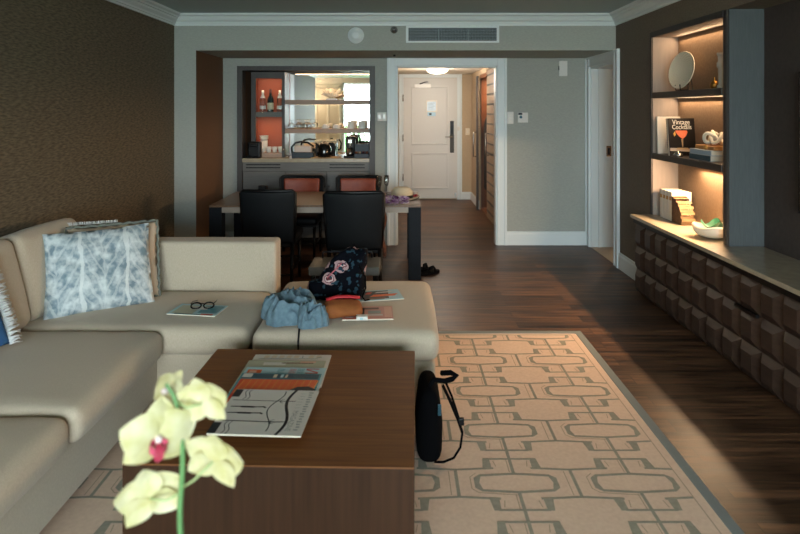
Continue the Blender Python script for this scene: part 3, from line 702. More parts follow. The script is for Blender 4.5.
pf([(-.055, .205), (.04, .205), (.045, .19), (.03, .16), (.0, .135), (-.03, .16), (-.055, .19)], co)
pf([(-.012, .135), (.005, .135), (.0, .07), (-.007, .07)], gs); pf([(-.05, .065), (.04, .065), (.05, .05), (-.06, .05)], gs)
pf([(-.11, .065), (.11, .055), (.11, .03), (-.11, .04)], mat('pale table print', 'B09A86', .6), -.0005)
pf([(-.075, .18), (-.06, .2), (-.055, .17), (-.068, .155)], mat('yellow print', 'D6A24A', .5), -.0009)
b.obj('drink_picture', t)
b = MB(); tm_ = mat('title white', 'E6E0D2', .5)
b.text('Vintage', .055, tm_, T(-.005, -.001, .272, rx=R(90)), (.9, 1)); b.text('Cocktails', .052, tm_, T(.0, -.001, .232, rx=R(90)), (.85, 1)); b.obj('title', t)
b = MB(); b.lathe([(0, 0), (.04, 0), (.042, .006), (.03, .025), (.01, .035), (.006, .045), (0, .046)], M['chrome'], 24); tag(b.obj('glass_paperweight', None, (2.215, 4.80, 1.20)), 'small silver dome paperweight in front of the cocktail book', 'paperweight')
def flat_book(name, x0, x1, y0, y1, z0, h, c, spine_c, lab):
    t = thing(name, lab, 'book', ((x0+x1)/2, (y0+y1)/2, z0), 0, 'flat books on the middle niche shelf'); hx, hy = (x1-x0)/2, (y1-y0)/2
    m1 = mat('cover', c, .5)
    b = MB(); b.box(-hx, hx, -hy, hy, 0, .003, m1); b.box(-hx, hx, -hy, hy, h-.003, h, m1); b.box(-hx, -hx+.004, -hy, hy, .003, h-.003, mat('spine', spine_c, .5)); b.obj('cover', t)
    MB().box(-hx+.004, hx-.004, -hy+.004, hy-.004, .003, h-.003, page).obj('pages', t)
flat_book('stacked_book', 2.21, 2.385, 4.29, 4.60, 1.20, .042, '8E9AA2', '1D4450', 'lower flat book with teal spine on the middle niche shelf')
flat_book('stacked_book', 2.21, 2.385, 4.28, 4.59, 1.242, .036, 'A8B4BE', '8FA4B4', 'upper flat pale blue book stacked on the teal one')
b = MB(); b.box(-.06, .075, -.15, .13, 0, .03, mat('golden wood', 'B07A3C', .5, c2='9A6A34', vscale=(40, 4, 40)), .004); b.box(-.062, .077, -.04, 0, -.0, .034, M['gold'], .002); tag(b.obj('wooden_tray', None, (2.30, 4.44, 1.278)), 'golden wooden box lying on the flat books', 'box')
b = MB(); rm = mat('white rope', 'E2DCCB', .6)
def knot(t_): return Vector((.045*(math.sin(t_)+2*math.sin(2*t_))*.5, .05*(math.cos(t_)-2*math.cos(2*t_))*.5-.0, .035*(-math.sin(3*t_))+.052))
b.tube([knot(2*math.pi*k/60) for k in range(60)], .013, rm, 8, closed=True)
b.tube([Vector((-.0, .08, .02)), Vector((.0, .06, .07)), Vector((.0, .03, .10)), Vector((.0, .0, .07)), (0, -.08, .03)], .012, rm, 8)
tag(b.obj('knot_ornament', None, (2.30, 4.40, 1.312)), 'white knotted ornament on top of the wooden box', 'ornament')

# bottom compartment: four white books, wooden bookend, bowl
for k in range(4):
    y = 5.10-k*.058; t = thing('bound_book', ['white bound book farthest from the wooden bookend', 'second white bound book from the side panel', 'third white bound book from the side panel', 'white bound book touching the wooden bookend'][k], 'book', (2.20, y, .667), 0, 'white bound books in the niche')
    MB().box(0, .16, -.048, -.044, 0, .23, pw).obj('cover', t) if False else None
    b = MB(); b.box(0, .16, -.05, -.046, 0, .235, pw); b.box(0, .16, -.004, 0, 0, .235, pw); b.box(0, .005, -.046, -.004, 0, .235, pw); b.obj('cover', t)
    MB().box(.005, .155, -.046, -.004, .003, .23, page).obj('pages', t)
    MB().box(-.0012, 0, -.045, -.006, .165, .195, M['gold']).obj('spine_label', t)
b = MB(); bk = mat('bark wood', '6A5038', .85, c2='4A3626', vscale=(30, 60, 60), bump=.8, bscale=120); bk2 = mat('pale split wood', '94754F', .85, c2='6A4F35', vscale=(10, 80, 80), bump=.8, bscale=120)
rr = .20
prev = None
for k in range(12):
    a0 = math.pi/2*k/12; a1 = math.pi/2*(k+1)/12; ro = rr*(1.02 if k % 2 else .955)+.006*random.uniform(-1, 1); ri = .0
    p = [(-math.cos(a0)*ro*.9, math.sin(a0)*ro), (-math.cos(a1)*ro*.9, math.sin(a1)*ro), (0, 0)] if k not in (11,) else [(-math.cos(a0)*ro*.9, math.sin(a0)*ro), (0, ro), (0, 0)]
    # profile lies in the yz plane; extrude in x
    q = [(0+random.uniform(-.002, .002), yy, zz) for yy, zz in p]; w_ = .112+random.uniform(-.012, .012)
    b.face(q, bk); b.face([(w_, yy, zz) for _, yy, zz in q][::-1], bk)
    b.face([q[0], q[1], (w_, q[1][1], q[1][2]), (w_, q[0][1], q[0][2])], bk2)
    # a thin dark gap notch between the slices
    na = a1; b.face([(0, -math.cos(na)*ro*.9-.002, math.sin(na)*ro), (0, -math.cos(na)*ro*.8, math.sin(na)*ro*.9), (w_, -math.cos(na)*ro*.8, math.sin(na)*ro*.9), (w_, -math.cos(na)*ro*.9-.002, math.sin(na)*ro)], bk)
b.face([(0, 0, 0), (0, 0, rr), (.115, 0, rr), (.115, 0, 0)], bk); b.face([(0, 0, 0), (.115, 0, 0), (.115, -rr*.9, 0), (0, -rr*.9, 0)], bk)
tag(b.obj('wooden_bookend', None, (2.195, 4.865, .668)), 'rough quarter-round wooden bookend against the white books', 'bookend')
b = MB(); bo = mat('ivory glaze', 'D8CFBC', .35); gn = mat('sea green glaze', '1A5239', .4, c2='2F6B4F', vscale=(30, 30, 30))
def bowl(u, v, off=0, rmul=1):
    a = 2*math.pi*v; lob = 1+.06*math.cos(3*a+.5); r = (.04+.085*math.sin(u*math.pi/2))*lob*rmul if u > 0 else .0
    z = .006+.075*(u**2)*(1+.14*math.cos(3*a+.5)); return Vector((r*math.cos(a), r*math.sin(a), z+off))
b.surf(lambda u, v: bowl(u, v), 12, 48, bo)
b.surf(lambda u, v: bowl(u, v, .007, .94), 12, 48, bo)
b.surf(lambda u, v: Vector((*(bowl(1, v).lerp(bowl(1, v, .007, .94), u)),)), 1, 48, bo)
b.surf(lambda u, v: Vector(((.078+.01*math.sin(5*2*math.pi*v))*u*math.cos(2*math.pi*v), (.078+.01*math.sin(5*2*math.pi*v))*u*math.sin(2*math.pi*v), .062+.045*u*u*(1+.5*math.sin(3*2*math.pi*v+1)))), 6, 32, gn)
tag(b.obj('freeform_bowl', None, (2.20, 4.24, .667), (0, 0, R(30))), 'wavy ivory bowl with sea green centre on the media worktop', 'bowl')

# ================================================================ RUG
RX0, RX1, RY0, RY1 = -1.5, 1.262, .9, 4.225
rug = MB(); rug.box(RX0, RX1, RY0, RY1, 0, .012, M['rug'])
zr = .0126
def strip(pts, w_, m, z=zr):
    pts = [Vector(p) for p in pts]
    for i in range(len(pts)-1):
        z = z+.00003
        a, c = pts[i], pts[i+1]; d = (c-a).normalized(); n = Vector((-d.y, d.x))*w_/2; e = d*w_*.3
        pl.face([(*(a-n-e), z), (*(c-n+e), z), (*(c+n+e), z), (*(a+n-e), z)], m)
pl = MB(); lm = M['rug_line']; sd = M['rug_carved']
PX, PY = .495, .41; lw = .0145
for ix in range(-5, 3):
    for iy in range(-6, 4):
        cx = .482+PX*ix; cy = 2.917+PY*iy
        oc = [(-.168, -.03), (-.145, -.05), (0, -.062), (.145, -.05), (.168, -.03), (.168, .03), (.145, .05), (0, .062), (-.145, .05), (-.168, .03), (-.168, -.03)]
        strip([(cx+a, cy+c) for a, c in oc], lw, lm)
        for s in (-1, 1):
            pl.face([(cx+s*.172, cy-.036, zr+.0006), (cx+s*.172, cy+.036, zr+.0006), (cx+s*.145, cy+.04, zr+.0006), (cx+s*.155, cy, zr+.0006), (cx+s*.145, cy-.04, zr+.0006)][::s], lm)
        strip([(cx, cy+.066), (cx, cy+PY-.066)], .014, lm, zr+.0004)
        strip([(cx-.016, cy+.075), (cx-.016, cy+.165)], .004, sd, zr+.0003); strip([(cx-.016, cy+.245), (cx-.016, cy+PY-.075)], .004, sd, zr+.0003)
        ym = cy+PY/2
        for s in (-1, 1):
            strip([(cx-.097, ym+s*.034), (cx+.097, ym+s*.034)], .012, lm)
            for q in (-1, 1):
                strip([(cx+q*.085, ym+s*.103), (cx+q*.14, ym+s*.106), (cx+q*PX/2, ym+s*.114)], .013, lm)
                pts = [(cx+q*.090, ym+s*.030, zr+.0007), (cx+q*.118, ym+s*.030, zr+.0007), (cx+q*.128, ym+s*.106, zr+.0007), (cx+q*.088, ym+s*.106, zr+.0007)]
                pl.face(pts if q*s > 0 else pts[::-1], lm)
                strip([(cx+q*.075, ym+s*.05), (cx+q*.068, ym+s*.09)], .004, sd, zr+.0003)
        x2 = cx+PX/2
        strip([(x2, ym+.118), (x2, ym+PY-.118)], .014, lm, zr+.0004)
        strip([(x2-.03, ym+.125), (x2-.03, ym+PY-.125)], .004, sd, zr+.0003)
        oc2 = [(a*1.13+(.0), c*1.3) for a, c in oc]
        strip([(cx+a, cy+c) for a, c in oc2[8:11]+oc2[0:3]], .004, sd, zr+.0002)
for co_, no in (((RX1-.085, 0, 0), (1, 0, 0)), ((0, RY1-.07, 0), (0, 1, 0)), ((RX0+.085, 0, 0), (-1, 0, 0)), ((0, RY0+.07, 0), (0, -1, 0))):
    bmesh.ops.bisect_plane(pl.bm, geom=pl.bm.verts[:]+pl.bm.edges[:]+pl.bm.faces[:], plane_co=co_, plane_no=no, clear_outer=True)
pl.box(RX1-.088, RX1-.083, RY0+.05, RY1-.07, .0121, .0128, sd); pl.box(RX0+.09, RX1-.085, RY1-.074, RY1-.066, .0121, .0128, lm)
b2 = bmesh.new(); 
for m_ in pl.mats: rug.mi(m_)
vm = {v: rug.bm.verts.new(v.co) for v in pl.bm.verts}
for f in pl.bm.faces:
    try: g_ = rug.bm.faces.new([vm[v] for v in f.verts]); g_.material_index = rug.mi(pl.mats[f.material_index])
    except ValueError: pass
for f in rug.bm.faces:
    if f.normal.length == 0: f.normal_update()
re = M['rug_edge']
rug.box(RX1-.045, RX1+.002, RY0, RY1, .0005, .0145, re, .002); rug.box(RX0-.002, RX0+.045, RY0, RY1, .0005, .0145, re, .002); rug.box(RX0, RX1, RY1-.045, RY1+.002, .0005, .0148, re, .002); rug.box(RX0, RX1, RY0, RY0+.04, .0005, .0148, re, .002)
tag(rug.obj('area_rug'), 'beige rug with grey geometric lattice and grey border on the wood floor', 'rug')
ZR = .0148

# ================================================================ SOFA
ln = M['linen']
sofa = thing('sectional_sofa', 'oatmeal linen L-shaped sectional sofa along the left wall', 'sofa', (0, 0, 0))
b = MB(); b.rbox((-1.74, 2.43, .175), (.46, 1.12+.2, .115), .02, ln, n=4); b.rbox((-1.51, 3.55, .175), (.69, .40, .115), .02, ln, n=4)
b.rbox((-2.21, 2.5, .46), (.055, 1.3, .30), .04, ln, n=4)
b.obj('base', sofa)
b = MB(); b.rbox((-1.525, 3.872, .40), (.735, .085, .335), .022, ln, puff=(0, .004, .004), n=14)
b.obj('end_back', sofa)
b = MB()
b.tube([(-2.22, 3.795, .722), (-.815, 3.795, .722), (-.804, 3.80, .71), (-.802, 3.80, .3)], .0045, M['linen_pipe'], 6); b.obj('piping', sofa)
def wob(o): return Vector((o.x, o.y, o.z+.004*noise.noise(o*5)+.002*noise.noise(o*14)))
def seat(x0, x1, y0, y1, z0=.292, z1=.432):
    b = MB(); b.rbox(((x0+x1)/2, (y0+y1)/2, (z0+z1)/2), ((x1-x0)/2, (y1-y0)/2, (z1-z0)/2), .045, ln, puff=(.012, .006, .016), n=16, fn=wob)
    return b.obj('seat_cushion', sofa)
seat(-2.15, -1.225, 2.272, 3.108); seat(-2.15, -1.24, 1.40, 2.264, .285, .424); seat(-2.15, -.805, 3.115, 3.785)
def backc(y0, y1, name='back_cushion', lean=14):
    hy = (y1-y0)/2
    b = MB(); mt_ = T(-2.075, (y0+y1)/2, .655, ry=R(-lean))
    b.rbox((0, 0, 0), (.085, hy, .235), .05, ln, puff=(.035, .004, .012), n=14, mtx=mt_, fn=wob); return b.obj('back_cushion', sofa)
backc(3.19, 3.80); backc(2.30, 3.18); backc(1.42, 2.29)
b = MB()
for x, y in ((-1.35, 1.3), (-2.12, 1.3), (-2.12, 3.85), (-1.38, 2.6)): b.box(x-.03, x+.03, y-.03, y+.03, ZR if x > -1.5 else 0, .062, M['black'])
b.obj('feet', sofa)
b = MB()
for x in (-.88,): b.box(x-.03, x+.03, 3.2, 3.26, ZR, .062, M['black']); b.box(x-.03, x+.03, 3.82, 3.88, ZR, .062, M['black'])
b.obj('feet', sofa)

ott = thing('ottoman', 'large square oatmeal ottoman at the open end of the sofa', 'ottoman', (-.285, 3.525, ZR))
b = MB(); b.rbox((0, 0, .345), (.478, .475, .078), .05, ln, puff=(.008, .008, .014), n=16, fn=wob); b.obj('cushion', ott)
b = MB(); b.rbox((0, 0, .155), (.462, .46, .112), .025, ln, n=6); b.obj('base', ott)
for sx in (-1, 1):
    for sy in (-1, 1): MB().box(sx*.41-.03, sx*.41+.03, sy*.41-.03, sy*.41+.03, 0, .045, M['black']).obj('foot', ott)
ZO = .452

# ---------------------------------------------------------------- pillows
def leaf_mat():
    m, nt, b = new_mat('blue leaf print'); L = nt.links; b.inputs['Roughness'].default_value = .9
    tc = nt.nodes.new('ShaderNodeTexCoord')
    nz = nt.nodes.new('ShaderNodeTexNoise'); nz.inputs['Scale'].default_value = 9; nz.inputs['Detail'].default_value = 5
    L.new(tc.outputs['Object'], nz.inputs['Vector'])
    sb = nt.nodes.new('ShaderNodeVectorMath'); sb.operation = 'MULTIPLY_ADD'; sb.inputs[1].default_value = (.07, .07, .07)
    L.new(nz.outputs['Color'], sb.inputs[0]); L.new(tc.outputs['Object'], sb.inputs[2])
    sx = nt.nodes.new('ShaderNodeSeparateXYZ'); L.new(sb.outputs[0], sx.inputs[0])
    def mth(op, a=None, c=None, va=None, vc=None):
        n = nt.nodes.new('ShaderNodeMath'); n.operation = op
        if a is not None: L.new(a, n.inputs[0])
        elif va is not None: n.inputs[0].default_value = va
        if c is not None: L.new(c, n.inputs[1])
        elif vc is not None: n.inputs[1].default_value = vc
        return n.outputs[0]
    # columns of veined leaves
    u = mth('MULTIPLY', sx.outputs[0], vc=4.2); u = mth('ADD', u, vc=.25); fu = mth('FRACT', u); du = mth('ABSOLUTE', mth('SUBTRACT', fu, vc=.5))
    v = mth('MULTIPLY', sx.outputs[1], vc=10.0); ch = mth('ADD', v, mth('MULTIPLY', du, vc=-4.6)); fc = mth('FRACT', ch); 
    vein = mth('GREATER_THAN', du, vc=.462); mid = mth('LESS_THAN', du, vc=.02)
    leaf = mth('GREATER_THAN', fc, vc=.72)
    n2 = nt.nodes.new('ShaderNodeTexNoise'); n2.inputs['Scale'].default_value = 20; n2.inputs['Detail'].default_value = 8; L.new(tc.outputs['Object'], n2.inputs['Vector'])
    r = nt.nodes.new('ShaderNodeValToRGB'); e = r.color_ramp.elements
    e[0].position = .36; e[0].color = hexc('738793'); e[1].position = .66; e[1].color = hexc('CDD5D7')
    L.new(n2.outputs[0], r.inputs[0])
    mx = nt.nodes.new('ShaderNodeMixRGB'); mx.inputs[2].default_value = hexc('DADFDF')
    fac = mth('MAXIMUM', mth('MULTIPLY', leaf, vc=.35), mth('MULTIPLY', vein, vc=.75)); fac = mth('MAXIMUM', fac, mth('MULTIPLY', mid, vc=.3))
    L.new(fac, mx.inputs[0]); L.new(r.outputs[0], mx.inputs[1]); L.new(mx.outputs[0], b.inputs['Base Color'])
    return m
def pillow_mb(w_, h, t_, m, nz=.006, seed=0):
    b = MB(); n = 26
    def f(u, v, s):
        x = (u-.5)*2; y = (v-.5)*2
        e = max(0, (1-abs(x)**2.6))**.55*max(0, (1-abs(y)**2.6))**.55
        px = x*w_/2*(1-.045*(1-y*y)); py = y*h/2*(1-.045*(1-x*x))
        wr = nz*(noise.noise(Vector((x*2.3+seed, y*2.3, s)))+.5*noise.noise(Vector((x*6, y*6+seed, s))))
        return Vector((px, py, s*(t_/2*e)+wr*(.3+e)))
    b.surf(lambda u, v: f(u, v, 1), n, n, m); b.surf(lambda u, v: f(u, v, -1), n, n, m)
    bmesh.ops.remove_doubles(b.bm, verts=b.bm.verts[:], dist=.0008); bmesh.ops.recalc_face_normals(b.bm, faces=b.bm.faces[:])
    return b
def frame3(origin, xdir, lean_deg):
    # pillow local x along xdir (horizontal), local y up leaning back, z facing the room
    x = Vector(xdir).normalized(); up = Vector((0, 0, 1)); n = x.cross(up)      # faces out (x cross up)
    a = R(lean_deg); y = (up*math.cos(a)-n*math.sin(a)).normalized(); z = x.cross(y)
    m = Matrix((x, y, z)).transposed().to_4x4(); m.translation = Vector(origin); return m
p = frame3((-1.735, 3.45, .655), (.44, .27, .015), 23)
o = pillow_mb(.565, .475, .15, leaf_mat(), .012).obj('throw_pillow'); o.matrix_world = p; tag(o, 'blue and white leaf print pillow in the sofa corner', 'pillow')
p = frame3((-1.725, 3.60, .655), (.50, .22, .02), 20)
t = thing('throw_pillow', 'beige pillow with grey ruffled edge behind the leaf print pillow', 'pillow'); t.matrix_world = p
pillow_mb(.50, .46, .12, mat('beige linen', 'B9A48E', .9, bump=.4), .008, 4).obj('cover', t)
b = MB(); pts = []
for k in range(160):
    q = k/160*4; s = int(q); f_ = (q-s)*2-1; hw, hh = .25, .23
    pts.append([(f_*hw, -hh), (hw, f_*hh), (-f_*hw, hh), (-hw, -f_*hh)][s])
b.tube([Vector((x*(1+.012*math.sin(k*1.1)), y*(1+.012*math.sin(k*1.1)), .008*math.sin(k*1.7))) for k, (x, y) in enumerate(pts)], .0085, mat('grey ruffle', '6F736A', .95), 6, closed=True); b.obj('ruffle', t)
p = frame3((-1.90, 3.63, .648), (.5, .12, .02), 15)
b = pillow_mb(.34, .46, .10, mat('grey woven stripe', 'B9B6AC', .9, c2='8A8C86', vscale=(60, 8, 8)), .006, 9)
rn = random.Random(5)
for k in range(46):
    x = -.16+k*.32/45; b.tube([(x, .225, 0), (x+rn.uniform(-.004, .004), .245, rn.uniform(-.005, .005))], .003, M['white'], 4)
o = b.obj('throw_pillow'); o.matrix_world = p; tag(o, 'grey striped fringed pillow, hindmost in the sofa corner', 'pillow')
t = thing('throw_pillow', 'white and blue fringed pillow at the left edge of the sofa', 'pillow'); t.matrix_world = frame3((-1.985, 2.64, .665), (.16, .5, 0), 24)
pillow_mb(.44, .42, .12, mat('cobalt and white cloth', '1F4E80', .9, c2='2C5F94', vscale=(9, 9, 9)), .006, 11).obj('cover', t)
b = MB(); wm = mat('white tassels', 'C9CDCE', .95)
for k in range(60):
    a = -.21+k*.42/59; b.tube([(.215, a, 0), (.255, a+rn.uniform(-.008, .008), rn.uniform(-.01, .01)), (.285, a+rn.uniform(-.014, .014), rn.uniform(-.012, .004))], [.006, .005, .003], wm, 5)
b.obj('fringe', t)

# ---------------------------------------------------------------- things on the sofa seat
x, y = gp(198, 311, .445)
def mag(name, w_, d, h, cover, lab, loc, rz, cat='magazine', group=None, tilt=0, draw=None):
    t = thing(name, lab, cat, loc, rz, group); t.rotation_euler = (tilt, 0, rz)
    MB().box(-w_/2, w_/2, -d/2, d/2, 0, h-.0006, page).obj('pages', t)
    b = MB(); b.box(-w_/2-.001, w_/2+.001, -d/2-.001, d/2+.001, h-.0006, h, cover)
    if draw: draw(b, h+.0003)
    b.obj('cover', t); return t
def q2(b, x0, x1, y0, y1, z, m, sk=0): b.face([(x0, y0, z), (x1, y0, z), (x1+sk, y1, z), (x0+sk, y1, z)], m)
C = {k: mat(k, v, .4) for k, v in dict(teal='2F7F8C', pale_blue='9FC3CC', orange_red='C23A14', orange='E0621E', ink='14171E', pale_print='CBC7C0', red_print='B5362C', sand='C8B79C', dark_teal='123F4C', pink='C98D80', salmon='D9A58F', brown='6A452F', grey='8F9490', olive='A8A890', deep_orange='E38A3A').items()}
def d1_(b, z):
    q2(b, -.12, 0, -.07, .06, z, C['olive']); q2(b, .02, .13, -.05, .07, z, C['teal']); q2(b, -.1, .12, -.085, -.07, z, C['dark_teal']); q2(b, .05, .12, -.085, -.06, z+.0002, C['red_print']); q2(b, -.05, .05, .0, .05, z+.0002, C['pale_print'])
mag('booklet', .28, .17, .006, C['pale_blue'], 'teal and white booklet on the far sofa seat', (x, y, .447), R(-8), 'booklet', draw=d1_)
t = thing('eyeglasses', 'black framed eyeglasses resting on the booklet on the sofa', 'glasses', (x+.015, y+.03, .454), R(5))
for s in (-1, 1):
    b = MB(); b.tube([(s*.035+.028*math.cos(a), .0+.016*math.sin(a), .012+.012*math.sin(a)) for a in [2*math.pi*k/18 for k in range(18)]], .0042, M['black'], 6, closed=True); b.obj('rim', t)
    b = MB(); b.face([(s*.035+.026*math.cos(a), .0+.015*math.sin(a), .012+.011*math.sin(a)) for a in [2*math.pi*k/18 for k in range(18)]], M['pane']); b.obj('lens', t)
    b = MB(); b.tube([(s*.063, 0, .024), (s*.066, .05, .02), (s*.055, .12, .006)], .0022, M['black'], 6); b.obj('temple', t)
MB().tube([(-.008, 0, .022), (0, -.002, .026), (.008, 0, .022)], .002, M['black'], 6).obj('bridge', t)

# ---------------------------------------------------------------- things on the ottoman
# denim shirt
dn = mat('blue denim', '566F7D', .9, c2='6E8794', vscale=(40, 40, 40), bump=.6, bscale=500)
def crumple(cx, cy, rx, ry, h, seed, m, b, zb=ZO):
    def rid(x, y, k): return 1-abs(noise.noise(Vector((x, y, k))))*2.2
    def f(u, v):
        a = 2*math.pi*v; r = u
        out = 1+.30*noise.noise(Vector((math.cos(a)*1.1, math.sin(a)*1.1, seed)))+.10*noise.noise(Vector((math.cos(a)*3.5, math.sin(a)*3.5, seed+4)))
        x = math.cos(a)*r*out; y = math.sin(a)*r*out
        base = max(0, 1-r**4)**.5
        wx = x+.45*noise.noise(Vector((x*1.3, y*1.3, seed+7))); wy = y+.45*noise.noise(Vector((x*1.3+5, y*1.3, seed+9)))
        n1 = rid(wx*1.5+wy*.5, wy*2.4-wx*.6, seed); n2 = rid(wx*3.2, wy*3.6, seed+3); n3 = rid(wx*7, wy*7, seed+6)
        hump = .95+.45*noise.noise(Vector((x*.9+2, y*.9, seed+11)))-.35*x
        z = h*base*(hump*.55+.42*n1+.22*n2+.07*n3)
        push = .10*(n1-.6)*base
        return Vector((cx+(x+push)*rx, cy+(y-push*.6)*ry, zb+max(.002, z)))
    b.surf(f, 60, 140, m)
b = MB(); x, y = gp(297, 313, ZO+.02)
crumple(x-.02, y+.03, .165, .18, .125, 5.7, dn, b); crumple(x+.10, y-.10, .085, .085, .10, 8.4, dn, b)
sh_ = b.obj('denim_shirt'); tag(sh_, 'crumpled light blue denim shirt on the left of the ottoman', 'shirt')
b = MB(); cx_, cy_ = gp(302, 322, ZO)
b.tube([(cx_-.01, cy_+.02, ZO+.045), (cx_, cy_-.05, ZO+.008), (cx_+.002, 3.06, ZO-.006), (cx_+.003, 3.032, ZO-.05), (cx_+.002, 3.03, .30), (cx_, 3.034, .20)], .0045, M['black'], 6); o = b.obj('drawcord', sh_); o['label'] = 'thin black drawcord'
# floral backpack
def floral():
    m, nt, b = new_mat('navy floral print'); L = nt.links; b.inputs['Roughness'].default_value = .85; b.inputs['Specular IOR Level'].default_value = .1
    tc = nt.nodes.new('ShaderNodeTexCoord')
    n = nt.nodes.new('ShaderNodeTexNoise'); n.inputs['Scale'].default_value = 22; n.inputs['Detail'].default_value = 2; L.new(tc.outputs['Object'], n.inputs['Vector'])
    ad = nt.nodes.new('ShaderNodeVectorMath'); ad.operation = 'MULTIPLY_ADD'; ad.inputs[1].default_value = (.04, .04, .04); L.new(n.outputs['Color'], ad.inputs[0]); L.new(tc.outputs['Object'], ad.inputs[2])
    v = nt.nodes.new('ShaderNodeTexVoronoi'); v.inputs['Scale'].default_value = 9.5; L.new(ad.outputs[0], v.inputs['Vector'])
    r = nt.nodes.new('ShaderNodeValToRGB'); r.color_ramp.interpolation = 'CONSTANT'; e = r.color_ramp.elements
    e[0].position = 0; e[0].color = hexc('5A2A30'); e[1].position = .17; e[1].color = hexc('C9AFAC')
    for p_, c_ in ((.24, '6A3A42'), (.29, 'A8898A'), (.40, '05070F')):
        q = e.new(p_); q.color = hexc(c_)
    L.new(v.outputs['Distance'], r.inputs[0])
    n2 = nt.nodes.new('ShaderNodeTexNoise'); n2.inputs['Scale'].default_value = 34; n2.inputs['Detail'].default_value = 1; L.new(tc.outputs['Object'], n2.inputs['Vector'])
    g = nt.nodes.new('ShaderNodeMath'); g.operation = 'GREATER_THAN'; g.inputs[1].default_value = .61; L.new(n2.outputs[0], g.inputs[0])
    sel = nt.nodes.new('ShaderNodeSeparateColor'); L.new(v.outputs['Color'], sel.inputs[0])
    g2 = nt.nodes.new('ShaderNodeMath'); g2.operation = 'GREATER_THAN'; g2.inputs[1].default_value = .12; L.new(sel.outputs[0], g2.inputs[0])
    m1 = nt.nodes.new('ShaderNodeMixRGB'); m1.inputs[1].default_value = hexc('05070F'); L.new(g2.outputs[0], m1.inputs[0]); L.new(r.outputs[0], m1.inputs[2])
    m2 = nt.nodes.new('ShaderNodeMixRGB'); m2.inputs[2].default_value = hexc('263C48'); L.new(g.outputs[0], m2.inputs[0]); L.new(m1.outputs[0], m2.inputs[1]); L.new(m2.outputs[0], b.inputs['Base Color'])
    bp = nt.nodes.new('ShaderNodeBump'); bp.inputs['Strength'].default_value = .4; bp.inputs['Distance'].default_value = .01; L.new(n.outputs[0], bp.inputs['Height']); L.new(bp.outputs[0], b.inputs['Normal'])
    return m
fm = floral()
bx, by = gp(336, 300, ZO)
t = thing('floral_backpack', 'slouching navy floral backpack on the ottoman', 'backpack', (bx+.015, by+.045, ZO)); t.scale = (1.05, 1, .93)
def slouch(o):
    k = (o.z+.15)/.30
    sx = 1.12-.45*k; sy = 1.0-.40*k
    return Vector((o.x*sx+.085*k*k+.012*noise.noise(o*11), o.y*sy+.03*k+.014*noise.noise(o*10+Vector((3, 0, 0))), o.z*1.0+.018*noise.noise(o*8)+.05*(o.x)*k))
b = MB(); b.rbox((0, 0, .148), (.135, .095, .148), .07, fm, puff=(.01, .015, .01), n=14, fn=slouch); b.obj('body', t)
b = MB(); b.rbox((-.125, -.02, .06), (.055, .07, .06), .045, fm, n=6, fn=lambda o: Vector((o.x+.01*noise.noise(o*20), o.y, o.z+.012*noise.noise(o*17)))); b.obj('side_pocket', t)
b = MB(); b.rbox((.075, .03, .27), (.055, .05, .045), .04, fm, n=6, fn=lambda o: Vector((o.x+.012*noise.noise(o*20), o.y, o.z+.012*noise.noise(o*17)))); b.obj('top_flap', t)
b = MB(); b.tube([(-.06, -.075, .15), (-.025, -.078, .19), (.02, -.07, .24)], .008, mat('pink zip', 'B8606A', .6), 6, flat=.5); b.obj('zip', t)
b = MB(); b.tube([(.115, -.05, .22), (.15, -.06, .15), (.152, -.06, .08), (.135, -.07, .03), (.15, -.09, .012), (.17, -.06, .008)], .009, M['black_matte'], 8, flat=.5)
b.tube([(.06, .03, .30), (.085, .0, .34), (.10, .03, .31)], .007, M['black_matte'], 8); b.obj('strap', t)
# pouch
x, y = gp(343, 313, ZO+.02)
t = thing('zip_pouch', 'orange brown pouch with red band in front of the floral backpack', 'pouch', (x, y, ZO), R(8))
b = MB(); b.rbox((0, 0, .04), (.105, .06, .04), .035, mat('tan suede', '9A5A2A', .85, c2='86491F', vscale=(14, 14, 14), bump=.5, bscale=90), n=10, fn=lambda o: Vector((o.x, o.y, o.z*(1+.5*(o.y/.06)*.5)+.01*noise.noise(o*14)))); b.obj('body', t)
b = MB(); b.tube([(-.09, .035, .085), (-.03, .04, .097), (.04, .04, .095), (.095, .035, .088)], .014, mat('red band', 'B5222C', .6), 8, flat=.6); b.obj('zip_band', t)
def dA(b, z):
    q2(b, -.13, -.02, -.06, .08, z, C['ink']); q2(b, .0, .07, -.02, .03, z, C['grey']); q2(b, .09, .13, -.08, .09, z, C['salmon']); q2(b, -.12, .13, -.095, -.085, z, C['red_print']); q2(b, -.05, .06, .05, .08, z, C['brown']); q2(b, -.02, .08, -.05, -.03, z, C['pale_print']); q2(b, -.12, -.08, -.08, -.065, z+.0002, C['pale_print'])
x, y = gp(368, 314, ZO); mag('magazine', .27, .20, .008, C['pink'], 'pinkish magazine open-faced at the front of the ottoman', (x, y, ZO), R(3), draw=dA)
b = MB(); b.box(-.03, .03, -.02, .02, 0, .02, M['white'], .003); b.box(-.01, .005, -.0205, -.02, .004, .014, C['pale_blue']); x2, y2 = gp(362, 319, ZO+.01); tag(b.obj('small_carton', None, (x2, y2, ZO+.009), (0, 0, R(3))), 'tiny white carton on the pinkish magazine', 'carton')
def dB(b, z):
    q2(b, -.12, .05, -.07, .08, z, C['ink'], .02); q2(b, -.06, .09, -.03, .01, z+.0002, C['orange'], .03); q2(b, -.10, .02, -.08, -.05, z+.0002, C['brown'], .02); q2(b, -.02, .08, .04, .06, z+.0002, C['pale_print'], .02); q2(b, -.08, -.05, .02, .06, z+.0003, C['orange_red'], .02)
x, y = gp(382, 296, ZO); mag('magazine', .27, .19, .006, C['pale_blue'], 'pale blue magazine with dark photo at the back right of the ottoman', (x-.02, y-.0, ZO), R(12), draw=dB)

